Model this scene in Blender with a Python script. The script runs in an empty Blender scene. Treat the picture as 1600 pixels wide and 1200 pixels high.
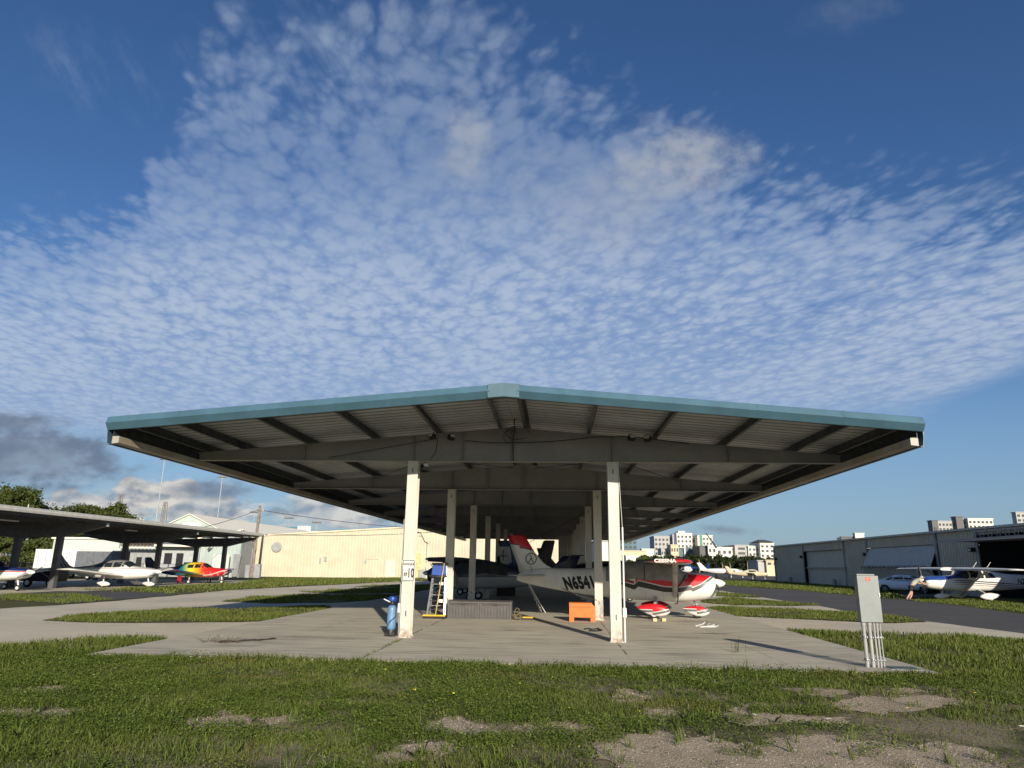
import bpy, bmesh, math, random
import numpy as np
from mathutils import Vector, Matrix
from mathutils.bvhtree import BVHTree
R_ = math.radians
random.seed(7); rng = np.random.default_rng(7)
scene = bpy.context.scene
col = scene.collection
# ---------------------------------------------------------------- camera
F = 1085.0; CH = 1.8
def _nrm(v): return v/np.linalg.norm(v)
_a = _nrm(np.array([(868-800)/F, -(884-600)/F, -1.0]))
_b = np.array([60/F, (600+3550)/F, -1.0]); _b = _nrm(_b-_a*(_a@_b))
RM = np.stack([np.cross(_a, _b), _a, _b])          # world <- camera
def ray(x, y): return RM @ np.array([(x-800)/F, -(y-600)/F, -1.0])
def G(x, y, z=0.0):
    d = ray(x, y); p = d*((z-CH)/d[2]); return Vector((p[0], p[1], z))
def atY(x, y, Y):
    d = ray(x, y); p = d*(Y/d[1]); return Vector((p[0], p[1], p[2]+CH))
def atX(x, y, X):
    d = ray(x, y); p = d*(X/d[0]); return Vector((p[0], p[1], p[2]+CH))
cam = bpy.data.cameras.new('camera'); cam.sensor_width = 36; cam.lens = F/1600*36
cam.clip_start = 0.1; cam.clip_end = 6000
co = bpy.data.objects.new('camera', cam); col.objects.link(co)
M4 = Matrix([[*RM[0], 0], [*RM[1], 0], [*RM[2], CH], [0, 0, 0, 1]]); co.matrix_world = M4
scene.camera = co
scene.view_settings.view_transform = 'Standard'; scene.view_settings.look = 'None'
scene.view_settings.gamma = 1
# ---------------------------------------------------------------- node helper
class NT:
    def __init__(s, tree): s.t = tree; s.n = tree.nodes; s.l = tree.links
    def node(s, typ, ins=None, **props):
        nd = s.n.new('ShaderNode'+typ)
        for k, v in props.items(): setattr(nd, k, v)
        if ins:
            for k, v in ins.items(): s.put(nd.inputs[k], v)
        return nd
    def put(s, sock, v):
        if isinstance(v, bpy.types.NodeSocket): s.l.new(v, sock)
        elif isinstance(v, (tuple, list)) and sock.type == 'RGBA' and len(v) == 3: sock.default_value = (*v, 1)
        else: sock.default_value = v
    def m(s, op, a, b=None, c=None, clamp=False):
        nd = s.n.new('ShaderNodeMath'); nd.operation = op; nd.use_clamp = clamp
        s.put(nd.inputs[0], a)
        if b is not None: s.put(nd.inputs[1], b)
        if c is not None: s.put(nd.inputs[2], c)
        return nd.outputs[0]
    def mix(s, f, a, b, blend='MIX'):
        nd = s.n.new('ShaderNodeMix'); nd.data_type = 'RGBA'; nd.blend_type = blend
        s.put(nd.inputs[0], f); s.put(nd.inputs[6], a); s.put(nd.inputs[7], b)
        return nd.outputs[2]
    def sstep(s, v, lo, hi):
        nd = s.n.new('ShaderNodeMapRange'); nd.interpolation_type = 'SMOOTHSTEP'
        s.put(nd.inputs[0], v); s.put(nd.inputs[1], lo); s.put(nd.inputs[2], hi)
        return nd.outputs[0]
    def noise(s, vec, scale, detail=2, rough=.5, dist=0.0, out='Fac'):
        nd = s.node('TexNoise', {'Scale': scale, 'Detail': detail, 'Roughness': rough, 'Distortion': dist})
        if vec is not None: s.put(nd.inputs['Vector'], vec)
        return nd.outputs[out]
    def ramp(s, f, stops):
        nd = s.n.new('ShaderNodeValToRGB'); e = nd.color_ramp.elements
        while len(e) < len(stops): e.new(.5)
        for i, (p, c) in enumerate(stops): e[i].position = p; e[i].color = (*c, 1) if len(c) == 3 else c
        s.put(nd.inputs[0], f); return nd.outputs[0]
    def curve(s, v, pts, vec='VECTOR'):               # pts: (x, y) in real units, linear
        xs = [p[0] for p in pts]; ys = [p[1] for p in pts]
        x0, x1, y0, y1 = min(xs), max(xs), min(ys), max(ys)
        u = s.m('DIVIDE', s.m('SUBTRACT', v, x0), x1-x0, clamp=True)
        nd = s.n.new('ShaderNodeFloatCurve'); cv = nd.mapping.curves[0]
        q = [((x-x0)/(x1-x0), (y-y0)/max(y1-y0, 1e-6)) for x, y in pts]
        cv.points[0].location = q[0]; cv.points[1].location = q[-1]
        for a in q[1:-1]: cv.points.new(*a)
        for p in cv.points: p.handle_type = vec
        nd.mapping.update(); s.put(nd.inputs['Value'], u)
        return s.m('ADD', s.m('MULTIPLY', nd.outputs[0], y1-y0), y0)
    def xyz(s, v):
        nd = s.n.new('ShaderNodeSeparateXYZ'); s.put(nd.inputs[0], v); return nd.outputs
    def comb(s, x, y, z=0.0):
        nd = s.n.new('ShaderNodeCombineXYZ')
        s.put(nd.inputs[0], x); s.put(nd.inputs[1], y); s.put(nd.inputs[2], z); return nd.outputs[0]
    def scalev(s, v, sc):
        nd = s.n.new('ShaderNodeMapping'); s.put(nd.inputs[0], v); nd.inputs['Scale'].default_value = sc; return nd.outputs[0]
SKY_STR = 0.075; SKY_SAT = 1.14; SKY_TINT = (.76, .88, 1.10); PUFF0 = .47
CL_LO = (2.3, 3.4, 5.8); CL_HI = (4.9, 5.8, 7.2); CL_HZ = (3.7, 4.75, 6.4)
CL_SOFT = (4.2, 4.55, 5.2)
SKY_HZ = (2.5, 3.85, 5.5); CU_LO = (2.7, 3.2, 3.9); CU_HI = (7.4, 7.1, 6.6); CU_DK = (1.5, 1.95, 2.8); CU_DK2 = (2.5, 3.0, 3.9)
scene.view_settings.exposure = 0.35
# ---------------------------------------------------------------- light
SUN_EL, SUN_AZ = R_(18.5), R_(17.5)                   # sun behind the camera, to the right
sd = Vector((math.sin(SUN_AZ)*math.cos(SUN_EL), -math.cos(SUN_AZ)*math.cos(SUN_EL), math.sin(SUN_EL)))
sl = bpy.data.lights.new('sun', 'SUN'); sl.energy = 5.0; sl.angle = R_(0.5); sl.color = (1, .89, .73)
so = bpy.data.objects.new('sun', sl); col.objects.link(so); so.location = sd*50
so.rotation_euler = sd.to_track_quat('Z', 'Y').to_euler()
world = bpy.data.worlds.new('World'); scene.world = world; world.use_nodes = True
w = NT(world.node_tree); w.n.clear()
sky = w.node('TexSky', sky_type='NISHITA', sun_disc=False, sun_elevation=SUN_EL,
             sun_rotation=math.pi-SUN_AZ, altitude=0, air_density=1.0, dust_density=0.6, ozone_density=2.2)
tc = w.node('TexCoord')
d = w.xyz(tc.outputs['Generated'])
dyc = w.m('MAXIMUM', d[1], .05)
gx = w.m('MULTIPLY', w.m('DIVIDE', d[0], dyc), F); gz = w.m('MULTIPLY', w.m('DIVIDE', d[2], dyc), F)
def gp(x, y):
    r = ray(x, y); return (r[0]/r[1]*F, r[2]/r[1]*F)
zz = w.m('ADD', w.m('MAXIMUM', d[2], 0.0), .035)
cu = w.m('DIVIDE', d[0], zz); cv_ = w.m('DIVIDE', d[1], zz)
ca, sa = math.cos(R_(22)), math.sin(R_(22))
ru = w.m('ADD', w.m('MULTIPLY', cu, ca), w.m('MULTIPLY', cv_, sa))
rv = w.m('SUBTRACT', w.m('MULTIPLY', cv_, ca), w.m('MULTIPLY', cu, sa))
pv = w.comb(ru, rv, 0.0)
low = w.noise(pv, .9, 3, .55)
low2 = w.noise(w.comb(w.m('MULTIPLY', ru, 1.0), w.m('MULTIPLY', rv, .38), 3.1), 1.5, 4, .6)
wob = w.node('TexNoise', {'Vector': pv, 'Scale': 5.0, 'Detail': 2.0}).outputs['Color']
wv = w.node('VectorMath', operation='MULTIPLY_ADD'); w.put(wv.inputs[0], wob); wv.inputs[1].default_value = (.09, .09, .09); w.put(wv.inputs[2], pv)
pv2 = w.scalev(wv.outputs[0], (1.2, .85, 1))
vor = w.node('TexVoronoi', {'Vector': pv2, 'Scale': 13.5, 'Detail': 1.0, 'Roughness': .45, 'Lacunarity': 2.5, 'Smoothness': .25, 'Randomness': 1.0}, feature='SMOOTH_F1', normalize=True).outputs['Distance']
cell = w.m('SUBTRACT', 1.0, w.m('MULTIPLY', vor, 1.45))
fine = w.noise(pv2, 30, 4, .6)
puff = w.m('ADD', w.m('MULTIPLY', cell, .72), w.m('MULTIPLY', fine, .28))
# where the altocumulus sheet lies (fixed directions in the sky)
jn = w.m('SUBTRACT', low2, .5)
gxj = w.m('ADD', gx, w.m('MULTIPLY', w.m('SUBTRACT', w.noise(pv, 2.2, 4, .6), .5), 230))
top = w.curve(gxj, [gp(x, y) for x, y in [(-400, 300), (-100, 345), (60, 365), (150, 350), (215, 275), (250, 165), (300, 40), (380, -90), (700, -130), (860, -40), (980, 70), (1110, 165), (1260, 235), (1420, 262), (1600, 275), (1900, 290)]])
bot = w.curve(gx, [gp(x, y) for x, y in [(-300, 690), (0, 690), (500, 730), (900, 700), (1250, 662), (1400, 645), (1480, 618), (1600, 560), (1900, 480)]])
jit = w.m('MULTIPLY', jn, 230)
gzj = w.m('ADD', gz, jit)
m_top = w.m('DIVIDE', w.m('ADD', w.m('SUBTRACT', top, gzj), 140), 430, clamp=True)
m_bot = w.sstep(w.m('SUBTRACT', w.m('ADD', gz, w.m('MULTIPLY', jit, .35)), bot), -22, 40)
thick = w.sstep(gz, 860, 330)
body = w.m('MULTIPLY', w.sstep(m_top, .0, .35), m_bot)
edge = w.m('MULTIPLY', w.m('SUBTRACT', m_top, 1.0), .50)
cov = w.m('ADD', w.m('ADD', w.m('MULTIPLY', thick, .44), w.m('MULTIPLY', jn, 1.15)), w.m('ADD', edge, .08))
dens = w.m('ADD', w.m('SUBTRACT', puff, PUFF0), cov)
amax = w.m('ADD', w.m('MULTIPLY', w.sstep(gz, 720, 400), .50), .34)
alpha = w.m('MULTIPLY', w.m('MULTIPLY', w.sstep(dens, -.08, .26), body), amax, clamp=True)
alpha = w.m('MULTIPLY', alpha, w.m('ADD', .35, w.m('MULTIPLY', w.sstep(m_top, .0, .9), .65)))
veil = w.m('MULTIPLY', w.sstep(gz, 470, 170), .72)
alpha = w.m('MAXIMUM', alpha, w.m('MULTIPLY', w.m('MULTIPLY', veil, m_bot), m_top))
def blob(x, y, rx, ry, ang=0, nz=None, amt=0.0):
    cx, cy = gp(x, y); c, s_ = math.cos(R_(ang)), math.sin(R_(ang))
    dx = w.m('SUBTRACT', gx, cx); dy = w.m('SUBTRACT', gz, cy)
    u = w.m('DIVIDE', w.m('ADD', w.m('MULTIPLY', dx, c), w.m('MULTIPLY', dy, s_)), rx)
    v = w.m('DIVIDE', w.m('SUBTRACT', w.m('MULTIPLY', dy, c), w.m('MULTIPLY', dx, s_)), ry)
    r = w.m('SQRT', w.m('ADD', w.m('MULTIPLY', u, u), w.m('MULTIPLY', v, v)))
    if nz is not None: r = w.m('ADD', r, w.m('MULTIPLY', w.m('SUBTRACT', nz, .5), amt))
    return w.sstep(r, 1.0, .0)
gv = w.comb(gx, gz, 0.0)
sn = w.noise(gv, .012, 5, .6)
sn2 = w.noise(gv, .03, 4, .55)
soft = w.m('MAXIMUM', w.m('MULTIPLY', w.sstep(blob(1060, 258, 185, 125, -8, sn, 1.5), .0, .95), .80), w.m('MULTIPLY', w.sstep(blob(732, 225, 75, 150, 6, sn, 1.3), .0, .95), .62))
soft = w.m('MAXIMUM', soft, w.m('MULTIPLY', blob(950, 320, 230, 150, 0, sn, 1.3), .35))
soft = w.m('MAXIMUM', soft, w.m('MULTIPLY', blob(1330, 10, 120, 60, 20, sn, 1.6), .12))
wisp = w.m('MULTIPLY', w.sstep(w.noise(w.comb(w.m('ADD', gx, w.m('MULTIPLY', gz, .6)), w.m('MULTIPLY', gz, .30), 2.0), .011, 5, .65), .45, .8), w.m('MAXIMUM', w.m('MULTIPLY', blob(520, 120, 420, 260, 0, sn, .8), .7), w.m('MULTIPLY', blob(150, 110, 260, 130, -25, sn, 1.0), .5)))
skyc = w.node('HueSaturation', {'Saturation': SKY_SAT, 'Value': 1.0, 'Color': sky.outputs[0]}).outputs[0]
skyc = w.mix(1.0, skyc, SKY_TINT, 'MULTIPLY')
skyc = w.mix(w.m('MULTIPLY', w.sstep(gz, 420, 0), .62), skyc, SKY_HZ)
shade = w.sstep(w.m('ADD', w.m('SUBTRACT', puff, PUFF0), w.m('MULTIPLY', w.m('SUBTRACT', low2, .5), .5)), -.16, .30)
calto = w.mix(shade, CL_LO, CL_HI)
hz_ = w.sstep(gz, 430, 120)
calto = w.mix(w.m('MULTIPLY', hz_, .72), calto, CL_HZ)
c = w.mix(w.m('MULTIPLY', wisp, .5), skyc, CL_HI)
c = w.mix(alpha, c, calto)
c = w.mix(w.m('MULTIPLY', soft, w.m('ADD', .55, w.m('MULTIPLY', w.sstep(sn2, .3, .65), .45))), c, CL_SOFT)
# low cumulus near the horizon, dark bank at the left
cum_n = w.noise(w.comb(gx, w.m('MULTIPLY', gz, 1.9), 5.0), .0125, 6, .58)
band = w.m('MULTIPLY', w.sstep(gz, 5, 40), w.sstep(gz, 150, 70))
side = w.sstep(gx, gp(760, 800)[0], gp(330, 780)[0])
cum = w.m('MULTIPLY', w.sstep(cum_n, .47, .60), w.m('MULTIPLY', band, side))
for (x, y, rx, ry, a) in [(215, 775, 75, 42, 1), (275, 772, 65, 36, 1), (130, 790, 120, 30, .9), (320, 800, 130, 34, .85), (560, 800, 190, 36, .8), (700, 812, 100, 20, .6)]:
    cum = w.m('MAXIMUM', cum, w.m('MULTIPLY', w.sstep(blob(x, y, rx, ry, 0, cum_n, 1.8), .12, .5), a))
lit = w.m('ADD', w.m('MULTIPLY', w.m('SUBTRACT', w.noise(w.comb(w.m('ADD', gx, -9.0), w.m('MULTIPLY', w.m('ADD', gz, 9.0), 1.9), 5.0), .0125, 6, .58), cum_n), 5.0), .62, clamp=True)
cumc = w.mix(lit, CU_LO, CU_HI)
c = w.mix(cum, c, cumc)
dark = w.m('MAXIMUM', blob(30, 712, 300, 72, -5, cum_n, 1.3), w.m('MULTIPLY', blob(330, 765, 110, 26, 0, cum_n, 1.6), .7))
dark = w.m('MAXIMUM', dark, w.m('MULTIPLY', blob(1140, 829, 60, 14, -4, cum_n, 1.2), .55))
dark = w.m('MAXIMUM', dark, w.m('MULTIPLY', blob(20, 662, 150, 30, 0, cum_n, 1.4), .7))
c = w.mix(w.m('MULTIPLY', w.sstep(dark, .02, .75), .9), c, w.mix(w.sstep(cum_n, .35, .65), CU_DK, CU_DK2))
bg = w.node('Background', {'Color': c, 'Strength': SKY_STR})
wo = w.node('OutputWorld'); w.l.new(bg.outputs[0], wo.inputs[0])
# ---------------------------------------------------------------- materials
MATS = {}
def mat(name, base, rough=.6, metal=0.0, var=.12, vscale=3.0, bump=0.0, bscale=40.0, spec=.5, coat=0.0, emit=None, base2=None, streak=0.0, builder=None):
    if name in MATS: return MATS[name]
    m = bpy.data.materials.new(name); m.use_nodes = True
    t = NT(m.node_tree); p = t.n['Principled BSDF']
    p.inputs['Roughness'].default_value = rough; p.inputs['Metallic'].default_value = metal
    p.inputs['Specular IOR Level'].default_value = spec; p.inputs['Coat Weight'].default_value = coat
    tcn = t.node('TexCoord'); ov = tcn.outputs['Object']
    if builder: c = builder(t, ov)
    else:
        n = t.noise(ov, vscale, 4, .6)
        b2 = base2 or tuple(x*(1-2.2*var) for x in base)
        c = t.mix(t.sstep(n, .3, .7), tuple(min(1, x*(1+.5*var)) for x in base), b2)
        if streak:
            s = t.noise(t.scalev(ov, (6, 6, .35)), 2.0, 4, .65)
            c = t.mix(t.m('MULTIPLY', t.sstep(s, .52, .75), streak), c, tuple(x*.45 for x in base))
    t.put(p.inputs['Base Color'], c)
    if bump:
        bn = t.node('Bump', {'Strength': bump, 'Distance': .02, 'Height': t.noise(ov, bscale, 4, .6)})
        t.l.new(bn.outputs[0], p.inputs['Normal'])
    if emit: p.inputs['Emission Color'].default_value = (*emit, 1); p.inputs['Emission Strength'].default_value = 1
    MATS[name] = m; return m
# ---------------------------------------------------------------- mesh builder
class MB:
    def __init__(s): s.v = []; s.f = []; s.sm = []; s.mi = []; s.cur = 0
    def add(s, vs, fs, smooth=False):
        o = len(s.v); s.v += [tuple(v) for v in vs]
        for f in fs: s.f.append([i+o for i in f]); s.sm.append(smooth); s.mi.append(s.cur)
        return s
    def box(s, c, size, rot=None):
        x, y, z = size[0]/2, size[1]/2, size[2]/2
        vs = [Vector((a*x, b*y, e*z)) for e in (-1, 1) for b in (-1, 1) for a in (-1, 1)]
        if rot is not None: vs = [rot @ v for v in vs]
        c = Vector(c)
        return s.add([v+c for v in vs], [(0, 2, 3, 1), (4, 5, 7, 6), (0, 1, 5, 4), (2, 6, 7, 3), (0, 4, 6, 2), (1, 3, 7, 5)])
    def bb(s, x0, x1, y0, y1, z0, z1): return s.box(((x0+x1)/2, (y0+y1)/2, (z0+z1)/2), (x1-x0, y1-y0, z1-z0))
    def loft(s, rings, caps=True, closed=True, smooth=True):
        n = len(rings[0]); vs = [p for r in rings for p in r]; fs = []
        for i in range(len(rings)-1):
            for j in range(n if closed else n-1):
                a, b = i*n+j, i*n+(j+1) % n; fs.append((a, b, b+n, a+n))
        s.add(vs, fs, smooth)
        if caps and closed:
            s.add(rings[0], [tuple(range(n))[::-1]]); s.add(rings[-1], [tuple(range(n))])
        return s
    def tube(s, pts, r, n=8, caps=True):
        pts = [Vector(p) for p in pts]; rs = r if isinstance(r, (list, tuple)) else [r]*len(pts); rings = []
        for i, p in enumerate(pts):
            t = (pts[min(i+1, len(pts)-1)]-pts[max(i-1, 0)]).normalized()
            u = t.cross(Vector((0, 0, 1)) if abs(t.z) < .95 else Vector((0, 1, 0))).normalized(); v = t.cross(u)
            rings.append([p+(u*math.cos(2*math.pi*k/n)+v*math.sin(2*math.pi*k/n))*rs[i] for k in range(n)])
        return s.loft(rings, caps)
    def lathe(s, prof, c=(0, 0, 0), axis='Z', n=20, caps=True):   # prof: (radius, height)
        c = Vector(c); rings = []
        for r, h in prof:
            ring = []
            for k in range(n):
                a = 2*math.pi*k/n; q = (r*math.cos(a), r*math.sin(a))
                ring.append(c+Vector({'Z': (q[0], q[1], h), 'X': (h, q[0], q[1]), 'Y': (q[1], h, q[0])}[axis]))
            rings.append(ring)
        return s.loft(rings, caps)
    def poly(s, pts, depth):                               # pts 3D planar outline, depth vector
        d = Vector(depth); n = len(pts); a = [Vector(p) for p in pts]; b = [p+d for p in a]
        s.add(a+b, [tuple(range(n))[::-1], tuple(range(n, 2*n))]+[(i, (i+1) % n, (i+1) % n+n, i+n) for i in range(n)]); return s
    def mesh(s, name, mats):
        me = bpy.data.meshes.new(name); me.from_pydata(s.v, [], s.f)
        me.polygons.foreach_set('use_smooth', s.sm)
        for m in (mats if isinstance(mats, (list, tuple)) else [mats]): me.materials.append(m)
        me.polygons.foreach_set('material_index', s.mi)
        bm = bmesh.new(); bm.from_mesh(me); bmesh.ops.recalc_face_normals(bm, faces=bm.faces); bm.to_mesh(me); bm.free()
        me.update(); return me
    def build(s, name, mats, parent=None, loc=None, rotz=0, bevel=0):
        o = bpy.data.objects.new(name, s.mesh(name, mats)); col.objects.link(o)
        if parent: o.parent = parent
        if loc is not None: o.location = loc
        if rotz: o.rotation_euler.z = rotz
        if bevel:
            b = o.modifiers.new('bevel', 'BEVEL'); b.width = bevel; b.segments = 2; b.limit_method = 'ANGLE'
        return o
def tag(o, label=None, cat=None, group=None, kind=None):
    if label: o['label'] = label
    if cat: o['category'] = cat
    if group: o['group'] = group
    if kind: o['kind'] = kind
    return o
def thing(name, label, cat, loc=(0, 0, 0), rotz=0, group=None, scale=1):
    o = bpy.data.objects.new(name, None); col.objects.link(o); o.location = loc; o.rotation_euler.z = rotz
    o.empty_display_size = .2; o.scale = (scale,)*3
    return tag(o, label, cat, group)
def copy_tree(o, parent=None):
    c = o.copy(); col.objects.link(c)
    if parent: c.parent = parent
    for ch in [x for x in bpy.data.objects if x.parent == o]: copy_tree(ch, c)
    return c
def text_mesh(txt, size, squash=1.0, align='CENTER', bold=0.0, space=1.0):  # mesh in XY, centred on origin
    cu = bpy.data.curves.new('lettering', 'FONT'); cu.body = txt; cu.size = size; cu.align_x = align; cu.align_y = 'CENTER'
    cu.offset = bold; cu.space_character = space; cu.resolution_u = 4; cu.space_line = .9
    o = bpy.data.objects.new('lettering', cu); col.objects.link(o)
    bpy.context.view_layer.update()
    me = bpy.data.meshes.new_from_object(o.evaluated_get(bpy.context.evaluated_depsgraph_get()))
    bpy.data.objects.remove(o); bpy.data.curves.remove(cu)
    for v in me.vertices: v.co.x *= squash
    return me
def text_obj(name, txt, size, m, parent, origin, ux, uy, **k):    # flat lettering on a plane given by origin and axes
    me = text_mesh(txt, size, **k); O, X, Y = Vector(origin), Vector(ux).normalized(), Vector(uy).normalized()
    for v in me.vertices: v.co = O+X*v.co.x+Y*v.co.y
    me.materials.clear(); me.materials.append(m)
    o = bpy.data.objects.new(name, me); col.objects.link(o)
    if parent: o.parent = parent
    return o
def stuff(o): o['kind'] = 'stuff'; return o
def structure(o): o['kind'] = 'structure'; return o
# ---------------------------------------------------------------- ground
def b_ground(t, v):
    n = t.noise(v, .35, 5, .6); n2 = t.noise(v, 9, 5, .65); n3 = t.noise(v, 60, 3, .6)
    c = t.mix(t.sstep(n2, .35, .65), (.06, .07, .024), (.14, .122, .066))
    c = t.mix(t.m('MULTIPLY', t.sstep(n, .50, .72), .55), c, (.19, .165, .09))
    c = t.mix(t.m('MULTIPLY', n3, .5), c, (.03, .042, .012))
    x, y, z = t.xyz(v); near = t.m('MULTIPLY', t.sstep(y, 14.5, 11.5), t.sstep(t.noise(v, .8, 4, .6), .36, .6))
    return t.mix(t.m('MULTIPLY', near, .8), c, t.mix(n3, (.30, .25, .175), (.20, .165, .115)))
M_ground = mat('grass_soil', (0, 0, 0), .95, builder=b_ground, bump=.8, bscale=25, spec=.1)
def b_shell(t, v):
    n = t.noise(v, .25, 5, .6); n2 = t.noise(t.scalev(v, (.5, 3, 1)), 1.2, 5, .65); n3 = t.noise(v, 45, 4, .7)
    c = t.mix(t.sstep(n, .3, .7), (.60, .54, .41), (.48, .435, .345))
    c = t.mix(t.m('MULTIPLY', t.sstep(n2, .5, .72), .4), c, (.25, .235, .20))
    c = t.mix(t.m('MULTIPLY', t.sstep(n3, .55, .75), .5), c, (.55, .52, .45))
    return t.mix(t.m('MULTIPLY', t.sstep(n3, .45, .2), .6), c, (.2, .185, .155))
M_shell = mat('crushed_shell', (0, 0, 0), .95, builder=b_shell, bump=.5, bscale=60, spec=.15)
def b_asph(t, v):
    n = t.noise(v, .3, 5, .6); n3 = t.noise(v, 80, 3, .6); s = t.noise(t.scalev(v, (1.5, .08, 1)), 1.0, 4, .6)
    c = t.mix(t.sstep(n, .3, .7), (.085, .08, .076), (.062, .06, .06))
    c = t.mix(t.m('MULTIPLY', t.sstep(s, .5, .7), .35), c, (.045, .044, .044))
    cr = t.node('TexVoronoi', {'Vector': v, 'Scale': .45}, feature='DISTANCE_TO_EDGE').outputs[0]
    c = t.mix(t.m('MULTIPLY', t.sstep(cr, .012, .0), .55), c, (.025, .025, .025))
    return t.mix(t.m('MULTIPLY', n3, .25), c, (.13, .125, .12))
M_asph = mat('asphalt', (0, 0, 0), .9, builder=b_asph, bump=.3, bscale=90, spec=.25)
def b_conc(t, v):
    x, y, z = t.xyz(v)
    n = t.noise(v, .45, 6, .62); st = t.noise(t.scalev(v, (.35, 2.6, 1)), 1.6, 6, .68); n3 = t.noise(v, 70, 4, .65)
    c = t.mix(t.sstep(n, .3, .72), (.50, .465, .37), (.415, .385, .31))
    c = t.mix(t.m('MULTIPLY', t.sstep(st, .46, .66), .7), c, (.235, .22, .185))
    c = t.mix(t.m('MULTIPLY', t.sstep(n3, .4, .75), .22), c, (.5, .47, .40))
    dk = t.m('MULTIPLY', t.sstep(t.noise(v, .22, 5, .7), .56, .70), .55)
    c = t.mix(dk, c, (.215, .20, .175))
    wob = t.m('MULTIPLY', t.m('SUBTRACT', t.noise(v, 3.5, 4, .7), .5), .10)
    def line(u, at, wd): return t.sstep(t.m('ABSOLUTE', t.m('SUBTRACT', t.m('ADD', u, wob), at)), wd, wd*.3)
    j = line(x, -3.68, .032)
    for at, wd in ((1.46, .03), (4.4, .012), (-6.4, .012)): j = t.m('MAXIMUM', j, line(x, at, wd))
    for at in (21.35, 28.2, 35.1, 42, 48.9): j = t.m('MAXIMUM', j, line(y, at, .020))
    brk = t.sstep(t.noise(v, 1.7, 3, .6), .40, .54)
    c = t.mix(t.m('MULTIPLY', t.m('MULTIPLY', j, brk), .85), c, (.055, .05, .035))
    for (cx, cy, rx, ry, a) in [(4.35, 20.6, .62, .30, .75), (3.3, 19.3, .9, .5, .3), (-5.8, 17.4, 1.6, .6, .35), (-1.2, 20.4, .5, .3, .45), (.4, 17.2, .35, .18, .5), (-2.3, 16.0, .9, .25, .3), (2.6, 15.6, 1.1, .3, .3), (-6.9, 15.4, .8, .3, .4), (4.5, 24.8, 1.2, .5, .35), (3.1, 21.9, .5, .16, .5)]:
        dx = t.m('DIVIDE', t.m('SUBTRACT', x, cx), rx); dy = t.m('DIVIDE', t.m('SUBTRACT', y, cy), ry)
        r = t.m('ADD', t.m('SQRT', t.m('ADD', t.m('MULTIPLY', dx, dx), t.m('MULTIPLY', dy, dy))), t.m('MULTIPLY', t.m('SUBTRACT', t.noise(v, 3, 4, .6), .5), 1.2))
        c = t.mix(t.m('MULTIPLY', t.sstep(r, 1.0, .3), a), c, (.12, .11, .095))
    return c
M_conc = mat('concrete', (0, 0, 0), .88, builder=b_conc, bump=.18, bscale=30, spec=.2)
def b_dirt(t, v):
    n = t.noise(v, 1.6, 5, .65); n3 = t.noise(v, 55, 4, .72); n4 = t.noise(v, 140, 2, .6)
    c = t.mix(t.sstep(n, .3, .7), (.43, .345, .24), (.30, .24, .17))
    c = t.mix(t.m('MULTIPLY', t.sstep(n3, .56, .70), .8), c, (.52, .49, .42))
    c = t.mix(t.m('MULTIPLY', t.sstep(n3, .42, .28), .7), c, (.10, .088, .068))
    return t.mix(t.m('MULTIPLY', t.sstep(n4, .6, .75), .5), c, (.6, .57, .5))
M_dirt = mat('sandy_soil', (0, 0, 0), .97, builder=b_dirt, bump=1.0, bscale=30, spec=.1)
def sheet(name, pts, z, m, jit=0.0, step=.6, parent=None):
    P = [Vector((p[0], p[1], 0)) for p in pts]; out = []; rr = random.Random(len(pts)*31+int(abs(P[0].x*100)))
    for i, p in enumerate(P):
        q = P[(i+1) % len(P)]; n = max(1, int((q-p).length/step)) if jit else 1
        nn = (q-p).normalized().cross(Vector((0, 0, 1)))
        for k in range(n):
            r = p.lerp(q, k/n); r = r+nn*rr.uniform(-jit, jit)
            out.append((r.x, r.y, z))
    me = bpy.data.meshes.new(name); bm = bmesh.new()
    f = bm.faces.new([bm.verts.new(p) for p in out]); f.normal_update()
    if f.normal.z < 0: f.normal_flip()
    bmesh.ops.triangulate(bm, faces=bm.faces[:]); bm.to_mesh(me); bm.free(); me.materials.append(m)
    o = bpy.data.objects.new(name, me); col.objects.link(o); o['kind'] = 'structure'; o['_poly'] = 0
    del o['_poly']
    return o, [(p[0], p[1]) for p in out]
def gpts(l): return [G(*p) for p in l]
gr = MB(); gr.add([(-900, -60, 0), (900, -60, 0), (900, 1400, 0), (-900, 1400, 0)], [(0, 1, 2, 3)])
structure(gr.build('ground', M_ground))
PADX0, PADX1, PADY0 = -8.92, 6.85, 13.62
# light shell lanes on both sides of the shelter
laneL = [(PADX0+.05, 16.5)]+[(p.x, p.y) for p in gpts([(258, 998), (150, 1001), (70, 1005), (0, 1008)])]+[(-30, 17.3), (-60, 22), (-60, 33)]+[(p.x, p.y) for p in gpts([(0, 951), (88, 946), (181, 939), (280, 930), (350, 923), (440, 918), (560, 912), (640, 908)])]+[(-9, 84), (PADX0+.05, 84)]
sheet('path', laneL, .004, M_shell, .10, .7)
laneR = [(PADX1-.05, 84), (9, 84)]+[(p.x, p.y) for p in gpts([(1131, 920), (1200, 934.5), (1278, 946), (1342, 959), (1457, 972), (1600, 990)])]+[(45, 22.5), (45, 20)]+[(p.x, p.y) for p in gpts([(1600, 1002), (1457, 995), (1342, 989), (1222, 985)])]+[(PADX1-.05, 22.6)]
sheet('path', laneR, .004, M_shell, .06, .7)
taxi = [(p.x, p.y) for p in gpts([(1600, 990), (1457, 972), (1342, 959), (1275, 946), (1200, 935), (1120, 922), (1000, 915)])]+[(p.x, p.y) for p in gpts([(1000, 911), (1130, 915), (1250, 923), (1342, 932), (1425, 938.5), (1600, 960)])]+[(60, 33), (60, 17)]
sheet('taxiway', taxi, .008, M_asph, .05, .9)
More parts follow.
